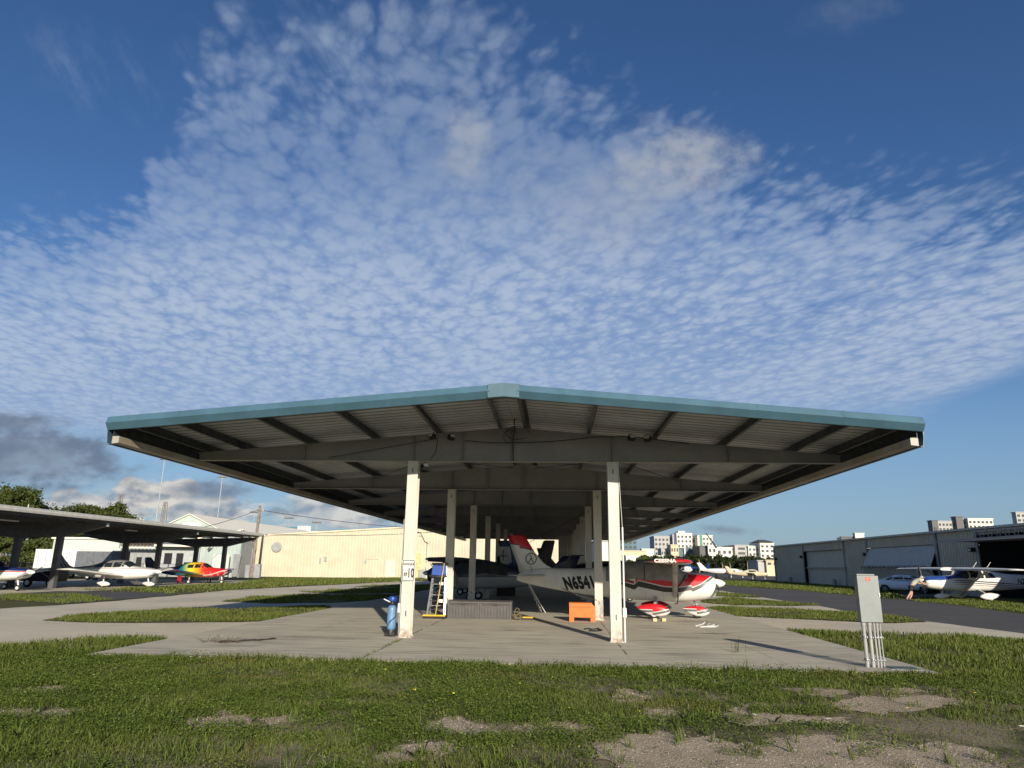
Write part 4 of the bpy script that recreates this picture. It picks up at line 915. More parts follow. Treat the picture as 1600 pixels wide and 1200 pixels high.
# orange steel cabinet
M_or = mat('orange_paint', (.78, .155, .015), .45, var=.08, vscale=5, bump=.05)
oc = thing('tool_chest', 'bright orange steel chest with cut-out feet and a chamfered corner by the right rear column', 'tool chest', (.87, 24.2, PZ))
W, D, Hh = .84, .5, .56
b = MB()
b.poly([(-W/2, -D/2, .13), (W/2, -D/2, .13), (W/2, -D/2, Hh-.10), (W/2-.10, -D/2, Hh-.012), (-W/2, -D/2, Hh-.012)], (0, .012, 0))
b.poly([(-W/2, D/2-.012, .13), (W/2, D/2-.012, .13), (W/2, D/2-.012, Hh-.10), (W/2-.10, D/2-.012, Hh-.012), (-W/2, D/2-.012, Hh-.012)], (0, .012, 0))
b.bb(-W/2, -W/2+.012, -D/2+.013, D/2-.013, .13, Hh-.012); b.bb(W/2-.012, W/2, -D/2+.013, D/2-.013, .13, Hh-.11); b.bb(-W/2+.013, W/2-.013, -D/2+.013, D/2-.013, .13, .14)
b.build('body', M_or, oc)
b = MB(); b.bb(-W/2-.008, W/2-.10, -D/2-.012, D/2+.01, Hh-.010, Hh+.02); ldd = b.build('lid', M_or, oc, bevel=.006)
b = MB(); b.bb(-W/2+.02, W/2-.12, -D/2-.010, -D/2-.002, Hh-.115, Hh-.105); b.build('lid_seam_shade', mat('orange_shadow_gap', (.2, .04, .006), .6), oc)  # raised strip in darkened orange, the lid gap's shadow as colour
for sx in (-1, 1):
    for sy in (-1, 1):
        b = MB(); b.bb(sx*W/2-(.15 if sx > 0 else 0), sx*W/2+(.15 if sx < 0 else 0), sy*D/2-.02, sy*D/2+.02, 0, .129); b.build('foot', M_or, oc)
# tail tie-down chain and mooring, right tie-down rope
def chain(a, b, name, label, m, r=.016, lk=.075, wide=.024):
    a, b = Vector(a), Vector(b); n = int((b-a).length/lk); u = (b-a).normalized(); p = u.cross(Vector((0, 1, .2))).normalized(); q = u.cross(p); mb = MB()
    for k in range(n):
        c = a+(b-a)*((k+.5)/n); s_ = p if k % 2 else q; lp = [c+u*(.62*lk*math.cos(t))+s_*(wide*math.sin(t)) for t in np.linspace(0, 2*math.pi, 11)]
        mb.tube(lp, r*.45, 5, False)
    return tag(mb.build(name, m), label, 'chain')
chain((-1.02, 27.35, 1.12), (-.52, 27.7, PZ+.02), 'tie_down_chain', 'steel chain tying the red tipped tail down to the concrete', M_steel, .03, .11, .034)
tag(MB().tube(sag((-.98, 27.35, 1.1), (-.38, 27.75, PZ+.015), .02), .018, 6).build('tie_down_rope', mat('white_rope', (.6, .6, .57), .8)), 'pale rope beside the chain under the red tipped tail', 'rope')
tag(MB().tube(sag((.25, 27.0, 1.0), (1.36, 24.1, .72), .06), .015, 6).build('mooring_rope', mat('dark_rope', (.2, .19, .17), .85)), 'dark rope running from the fuselage to the right rear column', 'rope')
cn = MB()
for k in range(26):
    c = Vector((1.50+.05*math.sin(k*1.7), 24.09-.16, .72-k*.018)); cn.tube([c+Vector((.022*math.cos(t), .01*math.sin(t), .028*math.sin(t))) for t in np.linspace(0, 6.28, 8)], .006, 4, False)
tag(cn.build('hanging_chain', M_steel), 'short steel chain hanging on the right rear column', 'chain')
sc = thing('storage_cabinet', 'tall black storage cabinet standing between the storage boxes and the red tipped tail', 'cabinet', (-2.77, 40.2, PZ))
b = MB(); b.bb(-.52, .52, 0, .6, .08, 2.22); b.build('body', M_black, sc, bevel=.01)
for s_ in (-1, 1):
    b = MB(); b.bb(min(s_*.01, s_*.51), max(s_*.01, s_*.51), -.022, -.002, .12, 2.18); d_ = b.build('door', M_black, sc, bevel=.005)
    b = MB(); b.bb(s_*.06-.012, s_*.06+.012, -.045, -.023, 1.0, 1.2); b.build('handle', M_dark, d_)
# bits lying on the pad
def ribbon(pts, wd, m, name, label, cat, z=PZ+.02):
    mb = MB(); P = [Vector(p) for p in pts]; rg = []
    for i, p in enumerate(P):
        t = (P[min(i+1, len(P)-1)]-P[max(i-1, 0)]).normalized(); s_ = Vector((-t.y, t.x, 0))*wd*(.5+.15*math.sin(i*2.1))
        h = .012+.02*abs(math.sin(i*1.3)); rg.append([p+s_+Vector((0, 0, h)), p-s_+Vector((0, 0, h*.6)), p-s_+Vector((0, 0, h*.6-.01)), p+s_+Vector((0, 0, h-.01))])
    mb.loft(rg, smooth=False); return tag(mb.build(name, m), label, cat)
def b_cloth(t, v):
    x, y, z = t.xyz(v); n = t.noise(v, 2.2, 3, .6)
    return t.ramp(t.m('ADD', t.m('DIVIDE', t.m('ADD', x, 7.2), 2.2), t.m('MULTIPLY', t.m('SUBTRACT', n, .5), .3)), [(0, (.03, .025, .02)), (.42, (.06, .03, .02)), (.55, (.5, .12, .06)), (.68, (.62, .25, .16)), (.8, (.55, .5, .42)), (.9, (.03, .03, .03))])
p0, p1 = G(342, 1004, PZ), G(430, 999, PZ)
tg = [p0.lerp(p1, k/14)+Vector((0, .10*math.sin(k*1.1), PZ*0)) for k in range(15)]
ribbon(tg, .13, mat('faded_cloth', (0, 0, 0), .9, builder=b_cloth), 'cloth_strip', 'dark and orange torn strip of cloth lying on the left of the concrete', 'cloth')
tw = MB(); rr = random.Random(3)
for k in range(26):
    a = p0+Vector((rr.uniform(-.35, .45), rr.uniform(-.2, .2), .01)); d_ = Vector((rr.uniform(-.3, .3), rr.uniform(-.2, .2), rr.uniform(.02, .16))); tw.tube([a, a+d_*.5, a+d_+Vector((0, 0, .03))], [.006, .005, .002], 4)
tag(tw.build('dry_twigs', mat('twig', (.12, .085, .05), .9)), 'small heap of dry twigs beside the cloth strip', 'twigs')
rp = [G(x, y, PZ)+Vector((0, 0, .02)) for x, y in [(1088, 979), (1096, 977), (1102, 973), (1108, 975), (1104, 978), (1112, 979), (1118, 976.5), (1122, 979), (1114, 980.5), (1103, 980), (1094, 981)]]
tag(MB().tube(rp, .028, 6).build('rope', mat('white_rope', (.6, .6, .57), .8)), 'tangled pale rope lying on the concrete right of the red nose', 'rope')
rp = [G(x, y, PZ)+Vector((0, 0, .02)) for x, y in [(913, 984), (920, 983), (926, 985), (934, 983), (940, 986), (930, 987), (920, 986.5)]]
tag(MB().tube(rp, .022, 6).build('tie_down_strap', M_black), 'black strap lying on the concrete between the right columns', 'strap')
for (x, y), lb in (((1021, 970), 'left'), ((1035, 970), 'right')):
    p = G(x, y, PZ); tag(MB().box(p+Vector((0, -.25, .05)), (.14, .12, .10), Matrix.Rotation(.3, 3, 'Z')).build('wheel_chock', mat('pale_wood', (.6, .48, .28), .7), bevel=.01), 'small pale wooden chock at the %s of the near main wheel' % lb, 'chock', 'chocks at the near main wheel')
bp = MB(); bp.bb(-.9, .9, -.05, .05, 0, .03)
# electrical cabinet on conduits at the right
M_cab = mat('grey_cabinet', (.215, .245, .24), .45, var=.06, streak=.12, bump=.04, bscale=20); M_red = mat('red_sticker', (.62, .07, .05), .6)
eb = thing('electrical_cabinet', 'grey electrical cabinet with red warning sticker raised on grey conduit pipes', 'electrical cabinet', (5.96, 14.25, .0), R_(-3))
zb_, zt_ = .86, 1.70; Wc = .375
b = MB(); b.bb(-Wc/2, Wc/2, -.055, .13, zb_, zt_); b.build('body', M_cab, eb, bevel=.006)
b = MB(); b.bb(-Wc/2-.006, Wc/2+.006, -.072, -.056, zb_-.008, zt_+.0); dr = b.build('door', M_cab, eb, bevel=.004)
b = MB(); b.bb(-Wc/2-.01, Wc/2-.06, -.085, .13, zt_+.002, zt_+.03); b.build('hood', M_cab, eb, bevel=.005)
b = MB(); b.bb(-.045, .048, -.0745, -.0725, zt_-.095, zt_-.03); st = b.build('warning_sticker', M_red, dr)
b = MB()
for k in range(3): b.bb(-.035, .036-.012*k, -.0765, -.0748, zt_-.052-.014*k, zt_-.047-.014*k)
b.build('sticker_print', mat('pale_print', (.75, .5, .45), .6), st)
b = MB(); b.bb(.165, .185, -.09, -.073, zb_+.46, zb_+.52); b.build('latch', M_steel, dr)
b = MB(); b.bb(-.03, .02, -.0737, -.0725, zb_+.545, zb_+.57); b.build('maker_plate', mat('cabinet_plate', (.24, .27, .265), .3), dr)
for x, r in ((-.145, .034), (-.04, .034), (.045, .018), (.10, .018), (.155, .012)):
    b = MB(); b.tube([(x, .0, -.05), (x, .0, zb_)], r, 12); cp = b.build('conduit', M_conduit, eb)
    b = MB(); b.lathe([(r*1.25, zb_-.07), (r*1.25, zb_-.005)], (x, 0, 0), n=12); b.build('coupling', M_conduit, cp)
for z in (.18, .58):
    b = MB(); b.bb(-.20, .19, .036, .06, z-.018, z+.018); rl = b.build('support_rail', M_steel, eb)
    for x, r in ((-.145, .034), (-.04, .034), (.045, .018), (.10, .018), (.155, .012)):
        b = MB(); b.lathe([(r+.004, z-.014), (r+.007, z-.014), (r+.007, z+.014), (r+.004, z+.014)], (x, 0, 0), n=12, caps=False); b.box((x+r+.008, -.018, z), (.014, .02, .022)); b.build('clamp', M_steel, rl)
hh = thing('handhole_cover', 'flat dark teal utility box cover at the foot of the electrical cabinet', 'utility cover', (6.4, 14.15, .01))
b = MB(); b.bb(-.30, .30, -.2, .2, 0, .05); b.build('frame', mat('grey_polymer', (.28, .28, .26), .7), hh, bevel=.008)
b = MB(); b.bb(-.24, .24, -.15, .15, .051, .062); b.build('lid', mat('teal_lid', (.05, .10, .10), .6), hh, bevel=.005)
# ---------------------------------------------------------------- left shelter
ls = thing('aircraft_shelter', 'dark flat-roofed open aircraft shelter at the left with pale roof edge', 'aircraft shelter', (-32.6, 25, 0))
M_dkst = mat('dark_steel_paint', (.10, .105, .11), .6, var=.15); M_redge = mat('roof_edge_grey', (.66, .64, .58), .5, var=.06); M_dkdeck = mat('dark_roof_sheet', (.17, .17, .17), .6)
LX0, LX1, LY0, LY1 = -37.6, -28.05, 20, 66.3
def lz(x): return 4.30-.03*(-28.05-x)
def lw(): w1 = WB(); w1.off = (-32.6, 25, 0); return w1
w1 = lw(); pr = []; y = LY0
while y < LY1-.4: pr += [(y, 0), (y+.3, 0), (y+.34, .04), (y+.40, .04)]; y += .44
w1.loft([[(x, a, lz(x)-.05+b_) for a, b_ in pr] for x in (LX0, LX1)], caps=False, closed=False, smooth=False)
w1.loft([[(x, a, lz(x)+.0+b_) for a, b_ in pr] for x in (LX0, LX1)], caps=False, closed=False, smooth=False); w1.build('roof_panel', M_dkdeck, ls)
w1 = lw(); w1.poly([(LX1+.02, LY0, 4.13), (LX1+.13, LY0, 4.14), (LX1+.15, LY0, 4.26), (LX1+.09, LY0, 4.28), (LX1+.10, LY0, 4.40), (LX1+.02, LY0, 4.42)], (0, LY1-LY0, 0)); w1.build('eave_trim', M_redge, ls)
w1 = lw(); w1.loft([[(x, LY1+.005, lz(x)-.16), (x, LY1+.08, lz(x)-.15), (x, LY1+.08, lz(x)+.12), (x, LY1+.005, lz(x)+.12)] for x in (LX0, LX1+.1)], smooth=False); w1.build('end_trim', M_redge, ls)
for k in range(7):
    x = LX0+.3+k*1.5; w1 = lw(); w1.bb(x-.03, x+.03, LY0, LY1-.05, lz(x)-.28, lz(x)-.06); w1.build('purlin', M_dkst, ls)
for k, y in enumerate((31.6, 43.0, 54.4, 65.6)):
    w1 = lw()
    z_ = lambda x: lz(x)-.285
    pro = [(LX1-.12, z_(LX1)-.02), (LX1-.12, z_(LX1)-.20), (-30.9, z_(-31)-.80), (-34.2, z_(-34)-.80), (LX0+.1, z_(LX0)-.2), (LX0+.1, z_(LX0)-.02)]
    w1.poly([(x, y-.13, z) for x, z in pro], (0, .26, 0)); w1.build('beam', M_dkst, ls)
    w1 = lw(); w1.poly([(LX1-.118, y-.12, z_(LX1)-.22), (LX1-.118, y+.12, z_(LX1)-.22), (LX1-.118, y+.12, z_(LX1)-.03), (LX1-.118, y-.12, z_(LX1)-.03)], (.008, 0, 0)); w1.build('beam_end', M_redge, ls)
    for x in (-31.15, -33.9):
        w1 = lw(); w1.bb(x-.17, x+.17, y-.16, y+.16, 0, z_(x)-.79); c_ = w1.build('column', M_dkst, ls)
for y in (37.5, 49, 60):
    w1 = lw(); w1.bb(-30.4, -30.2, y-.6, y+.6, 3.78, 3.84); w1.build('light_fixture', M_white, ls)
for (x, y) in ((-30.2, 38.6), (-30.5, 50.2)):
    w1 = lw(); w1.bb(x-.02, x+.02, y-.02, y+.02, lz(x)+.03, lz(x)+.55); w1.build('vent_pipe', M_redge, ls)
# dark gear and trailers behind the left aeroplanes
gc = thing('ground_cart', 'low black equipment cart with a pale wheel behind the blue nosed aeroplane', 'cart', (-32.6, 44.6, .02))
b = MB(); b.bb(-1.5, .9, -.5, .5, .35, 1.0); b.bb(-1.2, .2, -.45, .45, 1.0, 1.15); b.build('body', M_black, gc, bevel=.04)
for x in (-1.0, .5): wheel(x, -.5, .28, gc, .16)
b = MB(); b.tube([(-.2, -.55, .95), (.9, -.6, .3)], .03, 6); b.build('tow_bar', M_steel, gc)
M_trail = mat('trailer_white', (.72, .72, .70), .4, var=.06); M_trailg = mat('trailer_grey', (.17, .18, .20), .45, var=.1)
def trailer(x, y, rz, m, label, L_=4.6, H_=2.2, W_=2.1, v_nose=False):
    r = thing('cargo_trailer', label, 'trailer', (x, y, .02), rz)
    b = MB(); xs = [-L_/2, L_/2]
    pl = [(-L_/2, -W_/2), (L_/2-.5, -W_/2), (L_/2, -W_/2+.55), (L_/2, W_/2-.55), (L_/2-.5, W_/2), (-L_/2, W_/2)]
    b.poly([(a, c, .55) for a, c in pl], (0, 0, H_-.12)); b.build('body', m, r, bevel=.06)
    b = MB(); b.poly([(a*1.005, c*1.005, .56+H_-.13) for a, c in pl], (0, 0, .10)); b.build('roof', M_trail, r, bevel=.04)
    for sx in (-.5, .35):
        for sy in (-1, 1): wheel(sx, sy*(W_/2-.02), .33, r, .2)
    for k in range(5):
        b = MB(); b.bb(-L_/2+.4+k*.8, -L_/2+.43+k*.8, -W_/2-.012, -W_/2-.002, .6, H_+.3); b.build('seam', M_trailg, r)
    b = MB(); b.bb(-.15, .75, -W_/2-.016, -W_/2-.004, .65, 2.3); d_ = b.build('side_door', m, r)
    b = MB(); b.bb(.62, .7, -W_/2-.035, -W_/2-.018, 1.3, 1.42); b.build('handle', M_steel, d_)
    b = MB(); b.tube([(L_/2, -.5, .5), (L_/2+1.0, 0, .5), (L_/2, .5, .5)], .05, 6); b.build('hitch', M_dark, r)
    return r
def pX(px, Y): return (px-868)/1085*1.035*Y
trailer(-46.5, 65.0, R_(-5), M_trail, 'white enclosed cargo trailer left of the grey one behind the left shelter', 4.2, 2.1)
trailer(-40.4, 62.0, R_(-12), M_trailg, 'grey enclosed cargo trailer behind the striped tail', 4.4, 2.0)
# rail fence behind the left aeroplanes
fe = thing('rail_fence', 'thin black rail fence running behind the aeroplanes at the left', 'fence', (-44, 72, 0))
for k in range(18):
    x = -26+k*2.0; b = MB(); b.bb(x-.03, x+.03, -.03, .03, 0, 1.5); b.build('post', M_dark, fe)
for z in (.3, 1.42):
    b = MB(); b.bb(-26, 8.1, -.018, .018, z-.02, z+.02); b.build('rail', M_dark, fe)
b = MB()
for k in range(340): x = -26+k*.1; b.bb(x-.006, x+.006, -.006, .006, .31, 1.41)
stuff(b.build('balusters', M_dark, fe))
# ---------------------------------------------------------------- buildings at the left
M_tanw = mat('cream_wall', (0, 0, 0), .65, builder=b_ribwall((.55, .505, .375), (.45, .38, .24), .35, 0), bump=.03)
M_tealw = mat('pale_teal_wall', (0, 0, 0), .6, builder=b_ribwall((.40, .47, .44), (.30, .36, .34), .35, 0))
M_pwall = mat('pale_wall', (.56, .60, .55), .6, var=.05); M_proof = mat('pale_roof', (.88, .82, .68), .55, var=.05); M_gwall = mat('grey_wall', (.30, .315, .32), .65, var=.1)
# cream gable building
TA, TB = Vector((-38.4, 86.5, 0)), Vector((3.2, 95.5, 0)); TL = (TB-TA).length; ta = math.atan2(TB.y-TA.y, TB.x-TA.x)
tb = thing('hangar_building', 'long cream ribbed metal building with low gable behind the shelters', 'building', TA, ta)
zt = lambda q: 4.75+1.80*(1-abs(q-TL*.545)/(TL*.545))
b = MB(); ribwall(b, (0, 0), (TL, 0), 0, 0, .38, .04, zt); b.build('front_wall', M_tanw, tb)
b = MB(); b.bb(0, .05, .06, 30, 0, 4.73); b.bb(TL-.05, TL, .06, 30, 0, 4.6); b.build('side_wall', M_tanw, tb)
b = MB()
for a, c in ((-.2, TL*.545), (TL*.545, TL+.2)): b.loft([[(q, -.18, zt(q)+.0), (q, -.18, zt(q)+.17), (q, 30, zt(q)+.17), (q, 30, zt(q))] for q in (a, c)], smooth=False)
b.build('roof', mat('cream_trim', (.62, .54, .38), .6, var=.05), tb)
def tanX(px): # distance along the front wall of the building for a picture column
    d_ = ray(px, 880); n_ = Vector((-(TB-TA).y, (TB-TA).x, 0)); k = TA.dot(n_)/(d_[0]*n_.x+d_[1]*n_.y); return (Vector((d_[0]*k, d_[1]*k, 0))-TA).length
q = tanX(610); b = MB(); b.bb(q-.65, q+.65, -.09, -.045, 0, 2.25); d1 = b.build('door', mat('cream_door', (.66, .60, .46), .5), tb)
b = MB(); b.bb(q+.45, q+.53, -.13, -.092, 1.0, 1.1); b.build('handle', M_steel, d1)
for x in (q-.72, q+.66):
    b = MB(); b.bb(x, x+.06, -.10, -.046, 0, 2.3); b.build('door_frame', mat('tan_trim', (.50, .44, .30), .6), tb)
q = tanX(430); b = MB(); b.lathe([(.55, -.18), (.62, -.12), (.62, -.05)], (q, 0, 3.55), 'Y', 24); fn = b.build('wall_fan', M_conduit, tb)
b = MB(); b.lathe([(.42, -.20), (.5, -.183)], (q, 0, 3.55), 'Y', 20); b.build('louvre', M_gwall, fn)
for px, w_, h_, z_ in ((500, .22, .7, 2.0), (508, .35, .6, 2.2), (571, .25, .35, 1.95), (666, .10, 2.6, 3.3), (656, .5, .1, 5.3)):
    q = tanX(px); b = MB(); b.bb(q-w_/2, q+w_/2, -.12, -.046, z_-h_/2, z_+h_/2); b.build('wall_box', M_gwall, tb)
q = tanX(645); b = MB(); b.bb(q-.5, q+1.0, -.55, -.05, 0, 3.1); b.build('cream_cabinet', mat('yellow_cream', (.62, .50, .22), .6), tb, bevel=.03)
q = tanX(660); b = MB(); b.bb(q-.45, q+.45, -.8, -.05, 0, 1.1); b.build('air_conditioner', M_gwall, tb, bevel=.03)
q0, q1 = tanX(570), tanX(592); b = MB(); b.bb(q0, q1, -.10, -.05, 2.28, 2.36); b.build('wall_conduit', mat('tan_trim', (.5, .44, .3), .6), tb)
b = MB(); b.tube([(tanX(640), -.1, 5.9), (tanX(655), -.1, 5.7), (tanX(662), -.12, 4.6), (tanX(668), -.1, 4.3)], .04, 5); b.build('service_cable', M_wire, tb)
# pale teal gable hangar left of it
def gable_building(name, label, A, B, depth, ze, zr, mw, mr, cat='building', ov=.3):
    A, B = Vector((*A, 0)), Vector((*B, 0)); Ln = (B-A).length; r = thing(name, label, cat, A, math.atan2(B.y-A.y, B.x-A.x))
    z = lambda q: zr-(zr-ze)*abs(q-Ln/2)/(Ln/2)
    b = MB(); b.poly([(0, 0, 0), (Ln, 0, 0), (Ln, 0, ze), (Ln/2, 0, zr), (0, 0, ze)], (0, depth, 0)); b.build('wall', mw, r)
    for a, c in ((-ov, Ln/2), (Ln/2, Ln+ov)):
        b = MB(); b.loft([[(q, -ov, z(q)+.01), (q, -ov, z(q)+.09), (q, depth+ov, z(q)+.09), (q, depth+ov, z(q)+.01)] for q in (a, c)], smooth=False); b.build('roof', mr, r)
    return r, Ln
gb, gl = gable_building('hangar_building', 'pale teal gabled hangar with cream roof rising behind the left shelter', (pX(234, 92), 92), (pX(386, 92), 92), 45, 4.7, 7.8, M_tealw, M_proof)
b = MB(); b.bb(gl/2-.8, gl/2+1.6, -.12, -.02, 5.7, 6.7); b.build('gable_panel', M_proof, gb)
gb2 = thing('annex_building', 'pale teal lean-to with grey end wall and white door leaves, left of utility pole', 'building', (pX(330, 80), 80, 0))
x1 = pX(395, 80)-pX(330, 80); x2 = pX(414, 84)-pX(330, 80)
b = MB(); ribwall(b, (-1.8, 0), (x1, 0), 0, 0, .4, .04, lambda q: 3.6+.22*q*1.0+.25); b.build('wall', M_tealw, gb2)
b = MB(); b.poly([(x1, .04, 0), (x2, 4.0, 0), (x2, 4.0, 3.9), (x1, .04, 5.2)], (.02, .06, 0)); b.build('end_wall', mat('grey_end_wall', (.40, .42, .42), .6), gb2)
b = MB(); b.poly([(-1.9, -.1, 3.9), (x1+.1, -.1, 5.3), (x2+.1, 4.1, 4.1), (x2-3, 9, 4.1), (-1.9, 9, 3.9)], (0, 0, .1)); b.build('roof', M_proof, gb2)
for (a, c, h_) in ((pX(352, 79)-pX(330, 80), pX(378, 79)-pX(330, 80), 2.55), ):
    b = MB(); b.bb(a, c, -.9, -.82, .1, h_); b.build('door_leaf', M_pwall, gb2)
b = MB(); b.poly([(pX(383, 79)-pX(330, 80), -.9, .1), (pX(388, 79)-pX(330, 80), -.3, .1), (pX(391, 79)-pX(330, 80), -.3, 2.6), (pX(384, 79)-pX(330, 80), -.9, 2.6)], (.1, .02, 0)); b.build('door_leaf', M_gwall, gb2)
b = MB(); b.tube([(pX(345, 79)-pX(330, 80), -.3, 3.4), (pX(341, 79)-pX(330, 80), -.5, 3.0), (pX(347, 79)-pX(330, 80), -.4, 3.9)], .12, 6); b.build('wall_lamp', M_white, gb2)
# low white building with open doorway
wbd = thing('workshop_building', 'low white building with an open doorway and lattice beam, behind the left aeroplanes', 'building', (pX(99, 79), 79, 0))
xs = lambda px, Y=79: pX(px, Y)-pX(99, 79)
b = MB(); b.bb(0, xs(204), 0, 12, 0, 4.0); b.build('wall', M_pwall, wbd)
b = MB(); b.bb(-.2, xs(204)+.2, -.2, 12, 4.01, 4.22); b.build('roof', M_proof, wbd)
b = MB(); b.bb(xs(204)+.02, xs(264), 1.2, 12, 0, 3.9); b.build('doorway_wall', M_gwall, wbd)
b = MB(); b.bb(xs(207), xs(262), -.1, .35, 3.05, 3.25); b.bb(xs(207), xs(262), -.1, .35, 3.85, 4.2); b.bb(xs(204)+.03, xs(208), -.1, .4, 0, 3.04); b.build('door_frame', M_pwall, wbd)
b = MB(); n = 9
for k in range(n):
    a = xs(208)+(xs(261)-xs(208))*k/n; c = xs(208)+(xs(261)-xs(208))*(k+1)/n; b.tube([(a, .1, 3.26), ((a+c)/2, .1, 3.84), (c, .1, 3.26)], .06, 5)
b.build('lattice_beam', mat('rust_brown', (.16, .10, .06), .7), wbd)
b = MB(); b.bb(xs(264)+.02, xs(326), .8, 12, 0, 3.3); b.build('annex_wall', mat('shadow_grey_wall', (.42, .45, .45), .65, var=.08), wbd)
b = MB(); b.bb(xs(262), xs(327), -.4, 12, 3.31, 3.52); b.build('annex_roof', M_proof, wbd)
for px, w_, z0, z1 in ((272, .9, 1.4, 2.6), (291, .8, .2, 2.6), (304, 1.4, .5, 1.6)):
    b = MB(); b.bb(xs(px), xs(px)+w_, .72, .79, z0, z1); b.build('window' if z0 > 1 else 'door', M_dark, wbd)
for k in range(6):
    a = xs(213)+k*1.05; b = MB(); b.bb(a, a+.5, .9, 1.15, .0, 1.6+.5*(k % 2)); b.build('stored_item', [M_gwall, M_dark, M_pwall][k % 3], wbd)
# far cream terminal roofs, vents and the teal plant box
fb = thing('terminal_building', 'far cream flat-roofed building with white roof vents beyond the cream hangar', 'building', (0, 0, 0))
def fbx(px0, px1, y0, Y, dy, name, m, z0=0):
    p0, p1 = atY(px0, y0, Y), atY(px1, y0, Y); b = MB(); b.bb(p0.x, p1.x, Y, Y+dy, z0, p0.z); return b.build(name, m, fb)
fbx(400, 440, 829, 150, 20, 'wall', M_pwall); fbx(405, 500, 835, 149, 20, 'wall', M_proof); fbx(438, 505, 829.5, 152, 20, 'wall', M_pwall)
fbx(440, 466, 823, 156, 8, 'plant_box', mat('teal_plant_box', (.06, .20, .26), .5))
for px in (467, 471.5, 476, 480, 484):
    p = atY(px, 822, 151); b = MB(); b.tube([(p.x, 151, 5), (p.x, 151, p.z)], .28, 8); b.build('roof_vent', M_white, fb)
for px in (470, 478):
    p = atY(px, 829, 149.5); b = MB(); b.bb(p.x-.5, p.x+.5, 148.2, 148.9, p.z-1.3, p.z-.2); b.build('roof_unit', M_conduit, fb)
# utility pole with wires
M_wood = mat('weathered_wood', (.26, .215, .165), .85, var=.2)
up = thing('utility_pole', 'weathered wooden utility pole in front of the cream building corner', 'utility pole', (pX(416, 80), 80, 0))
b = MB(); b.tube([(0, 0, 0), (.05, 0, 4), (.12, 0, 8.1)], [.19, .17, .13], 10); b.build('pole', M_wood, up)
b = MB(); b.bb(-.1, .6, -.06, .06, 7.45, 7.55); b.build('crossarm', M_wood, up)
b = MB(); b.lathe([(.1, 7.4), (.14, 7.5), (.14, 7.65), (.05, 7.7)], (.55, 0, 0), n=10); b.build('transformer', M_conduit, up)
for a in (.28, .5): 
    b = MB(); b.tube([(-.28, .1, 0), (-.24, .1, 3.2)], .05, 6)
b.build('riser_pipe', M_conduit, up); b = MB(); b.bb(.25, .95, -.2, .25, 0, 1.5); b.bb(-.75, -.25, -.2, .2, 0, 1.4); b.build('meter_cabinet', M_gwall, up)
w0 = Vector((pX(416, 80)+.5, 80, 7.55))
tag(MB().tube(sag(w0, (TB-(TB-TA)*.40)+Vector((0, -.2, 6.1)), .35, 20), .035, 5).build('overhead_wire', M_wire), 'overhead wire from the utility pole to the cream building', 'wire')
tag(MB().tube(sag(w0-Vector((.5, 0, -.1)), (pX(296, 60)-4, 66.6, 4.4), .3, 20), .03, 5).build('overhead_wire', M_wire), 'overhead wire from the utility pole down to the left shelter roof', 'wire')
def stadium_light(px, ytop, Y, label, r=.14):
    p = atY(px, ytop, Y); o = thing('floodlight_mast', label, 'light mast', (p.x, Y, 0), 0, 'tall floodlight masts beyond the buildings')
    b = MB(); b.tube([(0, 0, 0), (0, 0, p.z)], [r*.85, r*.5], 8); b.build('mast', mat('mast_grey', (.40, .43, .45), .5), o)
    s_ = Y/150; b = MB(); b.bb(-.9*s_, .9*s_, -.06, .06, p.z-.15, p.z-.05); ar = b.build('crossarm', M_gwall, o)
    for k in (-2, -1, 0, 1, 2):
        b = MB(); b.lathe([(.10*s_, -.2*s_), (.24*s_, .0), (.22*s_, .05*s_)], (k*.42*s_, -.15, p.z+.16*s_), 'Y', 10); b.build('floodlight', M_gwall, ar)
stadium_light(257.5, 718, 150, 'tallest pale floodlight mast rising left of the gabled roof', .18); stadium_light(347.5, 746, 150, 'pale floodlight mast rising over the gabled roof ridge', .16)
stadium_light(398, 801, 190, 'short floodlight mast just left of the utility pole', .13); stadium_light(452, 810, 190, 'short floodlight mast in front of the teal plant box', .13); stadium_light(495, 817, 190, 'short floodlight mast right of the white roof vents', .13)
def lattice(px, ytop, Y, label):
    p = atY(px, ytop, Y); o = MB(); h = p.z; 
    for sx, sy in ((-1, -1), (1, -1), (1, 1), (-1, 1)): o.tube([(sx*.9, sy*.9, 0), (sx*.3, sy*.3, h)], .09, 5)
    for k in range(12):
        a, c = h*k/12, h*(k+1)/12; wa, wc = .9-.6*k/12, .9-.6*(k+1)/12; o.tube([(-wa, -wa, a), (wc, -wc, c)], .05, 4); o.tube([(wa, -wa, a), (-wc, -wc, c)], .05, 4)
    tag(o.build('lattice_tower', mat('tower_rust', (.22, .19, .16), .7), None, (p.x, Y, 0)), label, 'tower')
lattice(189.5, 772, 180, 'lattice tower between the trees and the tallest mast'); lattice(259, 784, 170, 'lattice tower right of the tallest mast foot')
for px, yt in ((407, 806), (618, 818)):
    p = atY(px, yt, 130); tag(MB().tube([(p.x, 130, 0), (p.x, 130, p.z)], .1, 6).build('antenna_pole', M_wood), 'thin dark pole %s' % ('left of the wooden utility pole' if px < 500 else 'rising behind the cream building left of the column'), 'pole')
